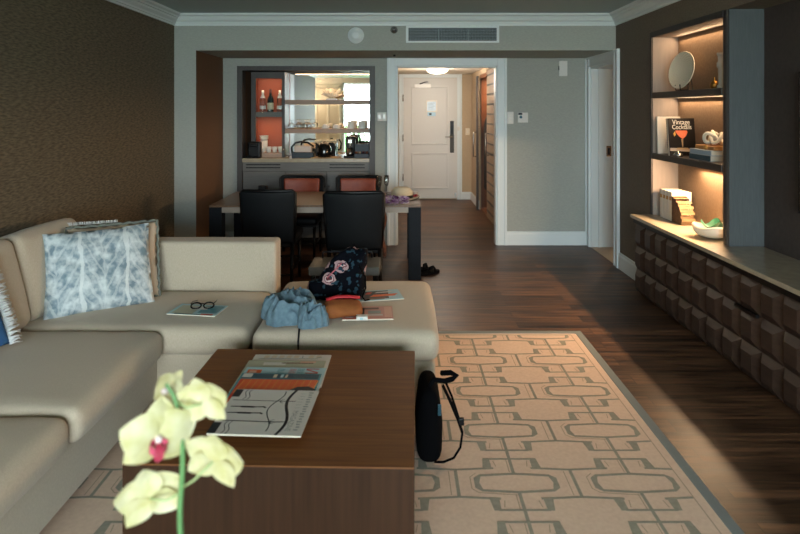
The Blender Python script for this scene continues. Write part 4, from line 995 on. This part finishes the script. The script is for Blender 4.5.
# ================================================================ COFFEE TABLE
t = thing('coffee_table', 'solid walnut cube coffee table in the foreground', 'coffee table', (-.417, 2.388, ZR), R(-1.4))
cw_ = M['coffee_wood']; ht = .43-ZR
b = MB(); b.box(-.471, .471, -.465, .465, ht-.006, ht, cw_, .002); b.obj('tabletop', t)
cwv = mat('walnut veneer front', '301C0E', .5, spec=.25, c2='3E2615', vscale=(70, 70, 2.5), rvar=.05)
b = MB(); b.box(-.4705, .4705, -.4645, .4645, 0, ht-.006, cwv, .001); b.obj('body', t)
ZT = .43
def corner_mag(cnrs, z):      # FL, FR, BR pixel corners
    P = [Vector(gp(px, py, z)) for px, py in cnrs]
    return P
stack = [
 # name, centre px of front-left/front-right/back-right..., cover
]
def tabmag(cx, cy, w_, d, rz, lvl, cover, lab, draw, th=.007):
    return mag('magazine', w_, d, th, cover, lab, (cx, cy, ZT+lvl), rz, 'magazine', 'magazines fanned on the coffee table', draw=draw)
def dW(b, z):
    q2(b, -.15, .12, .11, .115, z, C['grey']); [q2(b, -.13+k*.034, -.108+k*.034, .118, .146, z+.0002, C['sand'], .004) for k in range(8) if k != 5]; q2(b, .045, .05, .118, .14, z+.0003, C['grey']); q2(b, .115, .135, .122, .13, z+.0003, C['grey']); q2(b, -.16, .15, -.02, .075, z, C['olive']); q2(b, .06, .14, .02, .05, z+.0002, C['salmon'])
    q2(b, -.10, .06, .03, .045, z+.0002, C['brown'])
def dG(b, z):
    q2(b, -.165, .165, .06, .15, z, C['olive']); q2(b, -.02, .12, .118, .13, z+.0002, C['brown']); q2(b, .06, .13, .128, .142, z+.0002, C['salmon']); q2(b, -.1, .0, .10, .13, z+.0002, C['pale_print'])
def dN(b, z):
    q2(b, .09, .145, .138, .146, z+.0003, C['red_print']); q2(b, .09, .145, .098, .106, z+.0003, C['red_print']); b.face([(.09, .140, z+.0004), (.09, .130, z+.0004), (.145, .102, z+.0004), (.145, .112, z+.0004)], C['red_print']) ; q2(b, -.16, -.10, .06, .13, z, C['orange']); q2(b, -.15, -.12, .08, .12, z+.0002, C['salmon'])
    for k in range(4):
        for j, cc in ((-.02, 'teal'), (.03, 'red_print'), (.065, 'teal')): q2(b, j-.012, j+.018, .135-k*.014, .140-k*.014, z+.0002, C[cc])
def dO(b, z):
    q2(b, -.16, .16, -.16, .105, z, C['orange_red'])
    rnd = random.Random(2)
    for k in range(34):
        x = -.155+k*.0092; q2(b, x, x+.0055, -.02, .10, z+.0002, C['orange'] if k % 3 else C['deep_orange'], .012)
    q2(b, -.16, .16, .112, .155, z, C['dark_teal']); q2(b, -.03, -.015, .12, .15, z+.0002, C['sand']); q2(b, .0, .012, .12, .15, z+.0002, C['pale_blue']); q2(b, .02, .03, .12, .15, z+.0002, C['sand']); q2(b, -.16, -.12, .12, .155, z+.0004, C['pale_print'])
    b.face([(.05, -.02, z+.0004), (.165, -.02, z+.0004), (.165, .02, z+.0004), (.135, .045, z+.0004), (.09, .04, z+.0004), (.06, .01, z+.0004)], C['ink'])
def dBW(b, z):
    ink = C['ink']
    def ln_(pts, w_):
        P = [Vector(p) for p in pts]
        for i in range(len(P)-1):
            a, c = P[i], P[i+1]; d = (c-a).normalized(); n = Vector((-d.y, d.x))*w_/2; e = d*w_*.25
            b.face([(*(a-n-e), z), (*(c-n+e), z), (*(c+n+e), z), (*(a+n-e), z)], ink)
    def wav(x0, amp, y0, y1, w_, ph=0, fr=2): ln_([(x0+amp*math.sin(ph+fr*math.pi*k/16), y0+(y1-y0)*k/16) for k in range(17)], w_)
    q2(b, -.165, -.135, -.16, -.09, z, ink); q2(b, -.165, -.135, .10, .16, z, ink)
    ln_([(-.15, .075), (.05, .073), (.09, .075)], .004); ln_([(-.15, -.075), (.05, -.078), (.09, -.075)], .005)
    wav(.075, .016, -.16, .16, .011, 0, 2); wav(.02, .018, -.14, .15, .004, 1, 2.3)
    for y in (.025, -.02):
        ln_([(-.14, y), (-.09, y+.003), (-.06, y), (-.02, y+.002)], .006); ln_([(-.10, y), (-.055, y)], .011); ln_([(-.02, y+.004), (-.01, y-.004)], .007)
    for x in (-.115, -.10): wav(x, .006, -.16, -.08, .003); wav(x, .006, .08, .16, .003)
    for y in (.073, -.077):
        ln_([(.045+.012*math.cos(a), y+.014*math.sin(a)) for a in [math.pi/2+math.pi*k/8 for k in range(9)]], .003)
    b.text('MAGAZINE', .028, C['grey'], T(.108, -.065, z, rz=R(-90)), (1.0, 1)); [q2(b, .098, .118, .135-k*.022, .137-k*.022, z, C['grey']) for k in range(6)]
    for k in range(16): q2(b, .128+.002*(k % 3), .146-.003*(k % 2), .14-k*.018, .149-k*.018, z, C['grey'])
tabmag(-.500, 2.622, .35, .31, R(-1), 0, C['pale_print'], 'white magazine at the back of the coffee table fan', dW)
tabmag(-.512, 2.545, .345, .30, R(-1), .007, C['olive'], 'muted olive magazine second from the back of the fan', dG)
tabmag(-.502, 2.452, .345, .31, R(-2), .014, C['pale_blue'], 'light blue magazine with a red letter N in the fan', dN)
tabmag(-.507, 2.372, .335, .32, R(-2), .021, C['teal'], 'teal magazine with a fiery orange photo in the fan', dO)
tabmag(-.494, 2.205, .325, .325, R(-3), .028, C['pale_print'], 'white magazine with black line figures at the front of the fan', dBW)

# ---------------------------------------------------------------- black backpack on floor
t = thing('black_backpack', 'black backpack on the rug against the right side of the coffee table', 'backpack', (.126, 2.76, ZR))
b = MB(); b.rbox((0, 0, .155), (.050, .13, .155), .04, M['black_matte'], puff=(.012, .01, .01), n=10, fn=lambda o: Vector((o.x*(1-.25*max(0, o.z/.155)), o.y, o.z))); b.obj('body', t)
b = MB(); b.tube([(.0, -.10, .33), (.02, -.09, .355), (.07, -.07, .34), (.105, -.05, .34), (.125, -.05, .355), (.10, -.03, .36), (.06, 0, .345)], .012, M['black_matte'], 8); b.obj('grab_handle', t)
b = MB(); b.tube([(.06, -.09, .33), (.09, -.10, .27), (.125, -.11, .19), (.145, -.11, .13), (.135, -.12, .07), (.105, -.13, .03), (.06, -.13, .012), (.02, -.125, .01)], .013, M['black_matte'], 8, flat=.4)
b.tube([(.075, -.08, .335), (.10, -.085, .28), (.13, -.105, .19)], .006, M['black_matte'], 6); b.box(.128, .152, -.12, -.10, .165, .195, M['black'], .003); b.obj('strap', t)
b = MB(); b.box(.035, .05, -.142, -.136, .22, .27, C['dark_teal'], .002); b.obj('tag', t)

# ================================================================ DINING AREA
dt = thing('dining_table', 'long dining table with brown wood top and blue black block legs', 'dining table', (-.793, 6.0, 0))
b = MB(); b.box(-.977, .977, -.47, .47, .672, .69, M['dining_wood'], .002); b.obj('tabletop', dt)
b = MB(); b.box(-.86, .86, -.468, -.44, .622, .672, M['dining_edge']); b.box(-.86, .86, .44, .468, .622, .672, M['dining_edge']); b.box(-.977, -.95, -.35, .35, .622, .672, M['dining_edge']); b.box(.95, .977, -.35, .35, .622, .672, M['dining_edge']); b.obj('apron', dt)
for sx in (-1, 1):
    for sy in (-1, 1):
        b = MB(); x0, x1 = sorted((sx*.977, sx*.86)); y0_, y1_ = sorted((sy*.47, sy*.35)); b.box(x0, x1, y0_, y1_, 0, .672, M['table_leg'], .004); b.obj('leg', dt)
b = MB(); b.box(-.94, -.89, -.35, .35, .12, .2, M['table_leg']); b.box(.89, .94, -.35, .35, .12, .2, M['table_leg']); b.obj('stretcher', dt)

def chair_parts(t):
    cf = M['chair_frame']
    b = MB(); b.rbox((0, .02, .445), (.235, .22, .04), .03, M['chair_back'], puff=(0, 0, .01), n=8); b.obj('seat', t)
    b = MB(); b.box(-.225, .225, -.19, .22, .38, .412, cf, .004); b.obj('seat_frame', t)
    # back, leaning slightly
    mt_ = T(0, -.215, .42, rx=R(7))
    b = MB(); b.rbox((0, -.012, .24), (.235, .016, .235), .013, M['chair_back'], n=8, mtx=mt_, fn=lambda o: Vector((o.x*(1+.05*o.z/.23), o.y+.03*((o.x/.23)**2), o.z))); b.obj('back_shell', t)
    b = MB(); b.rbox((0, .014, .25), (.195, .022, .20), .018, M['orange_leather'], n=8, mtx=mt_, fn=lambda o: Vector((o.x*(1+.05*o.z/.23), o.y+.03*((o.x/.23)**2), o.z))); b.obj('backrest', t)
    b = MB()
    P = [(-.222, .025, .02), (-.24, .025, .25), (-.245, .03, .455), (-.22, .025, .478), (0, -.01, .482), (.22, .025, .478), (.245, .03, .455), (.24, .025, .25), (.222, .025, .02)]
    b.tube([mt_ @ Vector(p_) for p_ in P], .014, cf, 8); b.obj('back_frame', t)
    for sx in (-1, 1):
        MB().cyl((sx*.205, .195, .40), (sx*.205, .205, 0), .018, cf, r1=.013, n=10).obj('leg', t)
        MB().cyl((sx*.21, -.19, .42), (sx*.21, -.245, 0), .019, cf, r1=.013, n=10).obj('leg', t)
    b = MB(); b.cyl((-.2, -.235, .14), (.2, -.235, .14), .010, cf); b.cyl((-.2, .2, .2), (.2, .2, .2), .010, cf)
    for sx in (-1, 1): b.cyl((sx*.207, -.23, .17), (sx*.205, .2, .17), .010, cf)
    b.obj('stretcher', t)
c = thing('dining_chair', 'black backed dining chair, left one on the near side of the table', 'chair', (-1.155, 5.45, 0), 0, 'dining chairs')
chair_parts(c)
c.scale = (.97, 1, .97)
c2_ = dup(c, (-.385, 5.16, 0), R(0), 'black backed dining chair, right one on the near side, pulled out behind the ottoman').scale = (1, 1, 1)
dup(c, (-1.10, 6.43, 0), R(180), 'dining chair with rust orange back, left one on the far side of the table').scale = (.98, 1, .93)
dup(c, (-.475, 6.43, 0), R(180), 'dining chair with rust orange back, right one on the far side of the table').scale = (.98, 1, .93)
# low bench between ottoman and chairs
t = thing('low_side_table', 'low side table with grey top between the ottoman and a dining chair', 'side table', (-.405, 4.40, 0))
MB().box(-.25, .25, -.15, .15, .395, .455, mat('dusty grey brown top', '4A4842', .45, c2='57544C', vscale=(8, 8, 8)), .004).obj('tabletop', t)
for sx in (-1, 1):
    for sy in (-1, 1): MB().box(sx*.22-.015, sx*.22+.015, sy*.12-.015, sy*.12+.015, 0, .395, M['black']).obj('leg', t)
b = MB(); b.tube([(-.185, .13, .455), (-.185, .13, .495), (-.18, .13, .50), (.18, .13, .50), (.185, .13, .495), (.185, .13, .455)], .006, M['darkmetal'], 8); b.obj('rail', t)
# scarf hanging on chair side
b = MB(); sm = mat('orange black scarf', '6A3A1E', .9, c2='101014', vscale=(30, 30, 30))
b.surf(lambda u, v: Vector((.012*math.sin(v*9)+.02*u, -.01+.07*u+.01*math.sin(v*13), .72-.38*v+.02*math.sin(u*6))), 6, 20, sm); b.surf(lambda u, v: Vector((.012*math.sin(v*9)+.02*u+.012, -.01+.07*u+.01*math.sin(v*13), .72-.38*v+.02*math.sin(u*6))), 6, 20, sm)
tag(b.obj('patterned_scarf', None, (-.165, 5.0, 0)), 'orange and black patterned scarf hanging beside the pulled out chair', 'scarf')

# tabletop items
zt = .69
f0 = None
for (px, py), lab in (((379.5, 196), 'champagne flute left of the pair on the dining table'), ((386.5, 195), 'champagne flute right of the pair, nearer the straw hat')):
    x, y = gp(px, py, zt)
    if f0 is None:
        b = MB(); b.lathe([(0, 0), (.034, 0), (.034, .003), (.006, .008), (.004, .05), (.006, .085), (.020, .11), (.026, .15), (.024, .205), (.022, .205), (.024, .15), (.018, .113), (0, .092)], M['glass'], 20); f0 = b.obj('champagne_flute', None, (x, y, zt)); tag(f0, lab, 'glass', 'champagne flutes on the dining table')
    else: dup(f0, (x, y, zt), 0, lab)
x, y = gp(401.5, 201, zt)
t = thing('straw_hat', 'cream straw hat with black band at the right end of the dining table', 'hat', (x+.005, y+.15, zt), R(10))
st = mat('cream straw', 'CFC2A8', .8, c2='C0B295', vscale=(90, 90, 90), bump=.5, bscale=300)
def hatf(u, v):
    a = 2*math.pi*v
    if u < .5:
        k = u/.5; r = .098*min(1, k*1.05)**.8; z = .115*(1-max(0, (k-.55)/.45)**2.2*1.0) if k > .55 else .115
        z -= .022*math.exp(-((math.cos(a)*r*0+math.sin(a)*r)/.022)**2)*(1-k) ; z = max(z, .012) if k >= 1 else z
        rr_ = r if k < .8 else .098*(.97+.03*(k-.8)/.2)
        return Vector((rr_*1.12*math.cos(a), rr_*.92*math.sin(a), max(.010, z)))
    k = (u-.5)/.5; r = .098+.062*k
    return Vector((r*1.10*math.cos(a), r*.98*math.sin(a), .010+.012*k*k*math.cos(2*a)+.002))
b = MB(); b.surf(hatf, 32, 48, st); b.obj('hat_body', t)
b = MB(); b.surf(lambda u, v: Vector(((.1005*1.115)*math.cos(2*math.pi*v), (.1005*.93)*math.sin(2*math.pi*v), .012+.028*u)), 2, 48, M['black']); b.obj('hat_band', t)
b = MB(); b.tube([(.16*1.09*math.cos(a), .16*.985*math.sin(a), .012+.012*math.cos(2*a)) for a in [2*math.pi*k/48 for k in range(48)]], .003, M['black'], 6, closed=True); b.obj('brim_trim', t)
x, y = gp(393, 204.6, zt)
b = MB(); pmats = [mat('purple petal', '7A3080', .7), mat('lilac petal', 'B795C8', .7), mat('white petal', 'EAE2EC', .7)]; rn = random.Random(11)
for k in range(200):
    a = rn.uniform(0, 2*math.pi); r_ = 1+rn.uniform(-.12, .12); cx_, cy_, cz_ = .125*r_*math.cos(a), -.02+.04*r_*math.sin(a), .014+rn.uniform(0, .06); m_ = pmats[rn.choice([0, 0, 1, 1, 2, 2])]
    for j in range(4):
        bb = 2*math.pi*j/4+rn.random(); d = Vector((math.cos(bb), math.sin(bb), rn.uniform(-.4, .8))).normalized()*.026; s_ = Vector((-d.y, d.x, 0))*.45; p_ = Vector((cx_, cy_, cz_))
        b.face([p_, p_+d*.6+s_, p_+d, p_+d*.6-s_], m_)
tag(b.obj('flower_lei', None, (x, y, zt)), 'purple and white flower lei in front of the straw hat', 'flower lei')
x, y = gp(414.5, 198, zt)
b = MB(); rm_ = mat('red case', '8A1220', .4); b.rbox((-.016, 0, .018), (.018, .02, .018), .014, rm_, n=4); b.rbox((.016, .004, .022), (.016, .018, .018), .014, rm_, n=4); tag(b.obj('red_ornament', None, (x, y, zt)), 'small red case beside the straw hat', 'case')
x, y = gp(263, 192, zt); b = MB(); b.box(-.045, .045, -.03, .03, 0, .07, M['black'], .006); tag(b.obj('phone_holder', None, (x, y, zt)), 'small black box on the left part of the dining table', 'box')
x, y = gp(251, 194, zt); b = MB(); b.box(-.05, .05, -.03, .03, 0, .022, M['darkmetal'], .006); tag(b.obj('remote_control', None, (x, y, zt), (0, 0, R(20))), 'flat grey remote beside the small black box', 'remote')
x, y = gp(383.5, 198, zt); b = MB(); b.lathe([(0, 0), (.018, 0), (.02, .03), (.016, .045), (0, .046)], mat('amber jar', '8A5A2E', .3), 16); tag(b.obj('amber_jar', None, (x, y+.03, zt)), 'tiny amber jar between the champagne flutes', 'jar')
# sandals
def sandal(x, y, rz, lab):
    t = thing('sandal', lab, 'sandal', (x, y, 0), rz, 'pair of black sandals')
    def out(k): a = 2*math.pi*k/20; return ((.045+.008*math.sin(a))*math.cos(a), .125*math.sin(a))
    MB().prism([out(k) for k in range(20)], .025, M['black_matte']).obj('sole', t)
    b = MB(); b.tube([(-.045, .04, .02), (-.03, .04, .055), (0, .045, .07), (.03, .04, .055), (.045, .04, .02)], .014, M['black_matte'], 8, flat=.5)
    b.tube([(-.04, -.02, .02), (-.035, -.06, .07), (0, -.11, .085), (.035, -.06, .07), (.04, -.02, .02)], .010, M['black_matte'], 8, flat=.6); b.obj('strap', t)
sandal(.20, 5.85, R(-70), 'black strappy sandal, left one beside the table leg'); sandal(.272, 5.74, R(-50), 'black strappy sandal, right one, closer to the camera')

# ================================================================ FOREGROUND ORCHID
YO = .95
def op(px, py, y=YO): x_, z_ = xz(px, py, y); return Vector((x_, y, z_))
ptop = .745
px_, pz_ = -.33, .0
t = thing('pedestal_table', 'small round dark pedestal table carrying the orchid pot', 'side table', (-.33, .98, 0))
MB().lathe([(0, .50), (.2, .50), (.2, .525), (0, .525)], cw_, 40).obj('tabletop', t)
MB().lathe([(0, 0.02), (.025, .02), (.025, .50), (0, .50)], M['darkmetal'], 20).obj('pole', t)
MB().lathe([(0, 0), (.15, 0), (.15, .012), (.03, .02), (0, .02)], M['darkmetal'], 32, mtx=T(0, 0, 0)).obj('base', t)
t.location.z = ZR
orc = thing('orchid_plant', 'pale yellow green orchid in bloom in the foreground', 'orchid', (-.33, .98, .525+ZR))
ol = Vector(orc.location)
MB().lathe([(0, 0), (.06, 0), (.075, .15), (.08, .16), (.07, .16), (.06, .14), (0, .14)], M['porcelain'], 32).obj('pot', orc)
lm_ = mat('orchid leaf', '1F4A3A', .4); sg = mat('orchid stem', '5E8A55', .5)
def leaf(b, a, L, rise):
    def f(u, v):
        w_ = .032*math.sin(math.pi*min(1, u*.93+.05))**.6; s_ = (v-.5)*2
        r_ = L*u; return Vector((math.cos(a)*r_-math.sin(a)*w_*s_, math.sin(a)*r_+math.cos(a)*w_*s_, .14+rise*math.sin(u*2.2)+.012*s_*s_-.0))
    b.surf(f, 14, 6, lm_)
for a, L, r_ in ((R(10), .20, .05), (R(150), .2, .04), (R(250), .14, .05), (R(60), .15, .10)):
    b = MB(); leaf(b, a, L, r_); b.obj('leaf', orc)
stem = [Vector((-.33, .98, .66+ZR)), Vector((-.345, .965, .78)), op(179, 520), op(182, 480), op(183, 450), op(180, 418), op(174, 395), op(166, 384)]
sm_ = []
for i in range(len(stem)-1):
    for k in range(5): sm_.append(stem[i].lerp(stem[i+1], k/5))
sm_.append(stem[-1])
for _ in range(4): sm_ = [sm_[0]]+[(sm_[i-1]+sm_[i]*2+sm_[i+1])/4 for i in range(1, len(sm_)-1)]+[sm_[-1]]
b = MB(); b.tube([p_-ol for p_ in sm_], [.0052-.0025*i/len(sm_) for i in range(len(sm_))], sg, 10); b.obj('stem', orc)
def petal_mat():
    m, nt, b = new_mat('orchid petal'); L = nt.links
    tc = nt.nodes.new('ShaderNodeTexCoord'); n = nt.nodes.new('ShaderNodeTexNoise'); n.inputs['Scale'].default_value = 30; L.new(tc.outputs['Object'], n.inputs['Vector'])
    r = nt.nodes.new('ShaderNodeValToRGB'); r.color_ramp.elements[0].color = hexc('D2CC92'); r.color_ramp.elements[1].color = hexc('E6E1BC'); r.color_ramp.elements[0].position = .35; r.color_ramp.elements[1].position = .65
    L.new(n.outputs[0], r.inputs[0]); L.new(r.outputs[0], b.inputs['Base Color']); b.inputs['Roughness'].default_value = .5
    tl = nt.nodes.new('ShaderNodeBsdfTranslucent'); L.new(r.outputs[0], tl.inputs[0]); mx = nt.nodes.new('ShaderNodeMixShader'); mx.inputs[0].default_value = .3
    L.new(b.outputs[0], mx.inputs[1]); L.new(tl.outputs[0], mx.inputs[2]); L.new(mx.outputs[0], nt.nodes['Material Output'].inputs[0]); return m
pm_ = petal_mat(); lip_m = mat('crimson lip', 'A01F3A', .5, c2='C0506A', vscale=(90, 90, 90)); throat = mat('pinkish white column', 'E3D2D0', .5)
def flower(px, py, size, facing, roll, y=YO, lip=True, ped=None):
    c_ = op(px, py, y); n_ = Vector(facing).normalized()
    up = Vector((0, 0, 1)); up = (up-n_*up.dot(n_)).normalized(); sd_ = up.cross(n_)
    up, sd_ = up*math.cos(roll)+sd_*math.sin(roll), sd_*math.cos(roll)-up*math.sin(roll)
    mt_ = Matrix((sd_, up, n_)).transposed().to_4x4(); mt_.translation = c_-ol
    fl = None
    def petal(ang, L, W_, shape, off, nm):
        b = MB()
        def f(u, v):
            s_ = (v-.5)*2; w_ = W_*(math.sin(math.pi*u**shape))**.75 if 0 < u < 1 else 0
            x = s_*w_; yv = L*u; z = off+.10*L*math.sin(u*2.4)-.16*L*u*u-.10*(s_*s_)*w_+.02*L*math.sin(s_*3+u*4)
            ca, sa = math.cos(ang), math.sin(ang)
            return mt_ @ Vector((x*ca+yv*sa, yv*ca-x*sa, z))
        b.surf(f, 14, 10, pm_); return b
    sz = size
    root_b = petal(0, sz*1.02, sz*.42, .8, -.002, 'sepal'); fl = root_b.obj('flower', orc)
    for an in (R(128), R(-128)): petal(an, sz*.96, sz*.40, .8, -.002, 'sepal').obj('sepal', fl)
    for an in (R(72), R(-72)): petal(an, sz*1.0, sz*.60, .72, .002, 'petal').obj('petal', fl)
    b = MB(); b.lathe([(0, 0), (.005, .0), (.006, .008), (.003, .012), (0, .013)], throat, 12, mtx=mt_); b.obj('column', fl)
    if lip:
        b = MB()
        for s_ in (-1, 1):
            b.surf(lambda u, v: mt_ @ Vector((s_*(.004+.009*math.sin(math.pi*u)), -.004-.012*u+(v-.5)*.012, .004+.012*u)), 8, 4, lip_m)
        b.surf(lambda u, v: mt_ @ Vector(((v-.5)*.016*math.sin(math.pi*min(1, u*.85+.12)), -.006-.026*u, .008+.012*math.sin(u*2.6))), 10, 6, lip_m)
        b.obj('lip', fl)
    if ped is not None:
        p1 = c_-n_*.004; p2 = op(*ped); md = (p1+p2)/2-n_*.012
        b = MB(); b.tube([p1-ol, md-ol, p2-ol], .0018, mat('pale pedicel', 'A9BE86', .5), 8); b.obj('pedicel', fl)
flower(203, 402, .046, (.12, .75, .15), R(8), .95, False, (178, 402))
flower(158, 437, .060, (.50, -.80, -.05), R(6), .93, True, (182, 440))
flower(214, 460, .054, (.22, .85, .2), R(-12), .95, False, (183, 487))
flower(150, 497, .053, (-.35, .80, .1), R(10), .95, False, (182, 492))
flower(168, 392, .036, (-.3, -.5, .35), R(10), .97, False, (174, 395))

# ================================================================ behind the camera (seen in the mirror)
t = thing('window_shutter', 'closed cream louvred shutter panels beside the rear window', 'shutter', (-2.2, -3.17, 0))
b = MB(); scm = mat('cream shutter', 'D9CDB8', .6)
for x in (-.37, -.02, .33): b.box(x, x+.05, -.02, .02, .05, 2.3, scm)
b.box(-.37, .38, -.02, .02, 2.25, 2.32, scm); b.box(-.37, .38, -.02, .02, .02, .09, scm); b.obj('frame', t)
b = MB()
for k in range(36):
    z = .12+k*.059
    for x in (-.32, .03): b.box(x, x+.30, -.004, .004, -.032, .032, scm, mtx=T(0, 0, z, rx=R(-28)))
b.obj('louvres', t)
t = thing('floor_lamp', 'warm lit floor lamp in the rear left corner by the shutters', 'floor lamp', (-3.25, -2.4, 0))
MB().lathe([(0, 0), (.15, 0), (.15, .02), (.015, .03), (.012, 1.4), (0, 1.4)], M['darkmetal'], 24).obj('pole', t)
MB().lathe([(.2, 1.35), (.15, 1.65)], mat('lamp shade cloth', 'E8D8B8', .8), 32).obj('lamp_shade', t)
l = bpy.data.lights.new('floor_lamp_light', 'POINT'); l.energy = 42; l.color = (1, .80, .60); l.shadow_soft_size = .1; lo = bpy.data.objects.new('floor_lamp_light', l); COL.objects.link(lo); lo.location = (-3.25, -2.4, 1.72)
# garden tree and far hedge outside the window
gm_ = mat('tree leaf', '4F7A4A', .8, c2='7FA36A', vscale=(3, 3, 3)); rn = random.Random(21)
def tree(x, y, z0, r_, n_, lab):
    t = thing('garden_tree', lab, 'tree', (x, y, -2.0), 0, 'garden trees outside the window')
    b = MB(); b.tube([(0, 0, 0), (.05, 0, 1.2), (0, .05, z0+2.0)], [.12, .09, .05], mat('bark', '6B5A48', .9), 8); b.obj('trunk', t)
    b = MB()
    for k in range(n_):
        d = Vector((rn.gauss(0, 1), rn.gauss(0, 1), rn.gauss(0, .8))).normalized()*r_*rn.uniform(.3, 1)
        c_ = Vector((0, 0, z0+2.0))+d; a = Vector((rn.uniform(-1, 1), rn.uniform(-1, 1), rn.uniform(-.6, .6))).normalized()*.16; s_ = a.cross(Vector((rn.uniform(-1, 1), rn.uniform(-1, 1), rn.uniform(-1, 1)))).normalized()*.05
        b.face([c_-a, c_-s_, c_+a, c_+s_], gm_)
    b.obj('crown', t)
tree(-1.9, -6.2, .35, .8, 500, 'leafy garden tree left outside the window'); tree(.3, -7.0, .2, .9, 500, 'leafy garden tree in the middle outside the window'); tree(2.4, -6.6, .5, .9, 400, 'leafy garden tree right outside the window')
struct(MB().box(-12, 12, -30, -3.36, -2.1, -2.0, mat('lawn', '5F7350', .9)).obj('ground_outside'))
# bedroom lamp light seen through the side doorway
l = bpy.data.lights.new('side_room_light', 'POINT'); l.energy = 14; l.color = (1, .75, .5); l.shadow_soft_size = .15; lo = bpy.data.objects.new('side_room_light', l); COL.objects.link(lo); lo.location = (3.1, 7.6, 2.1)
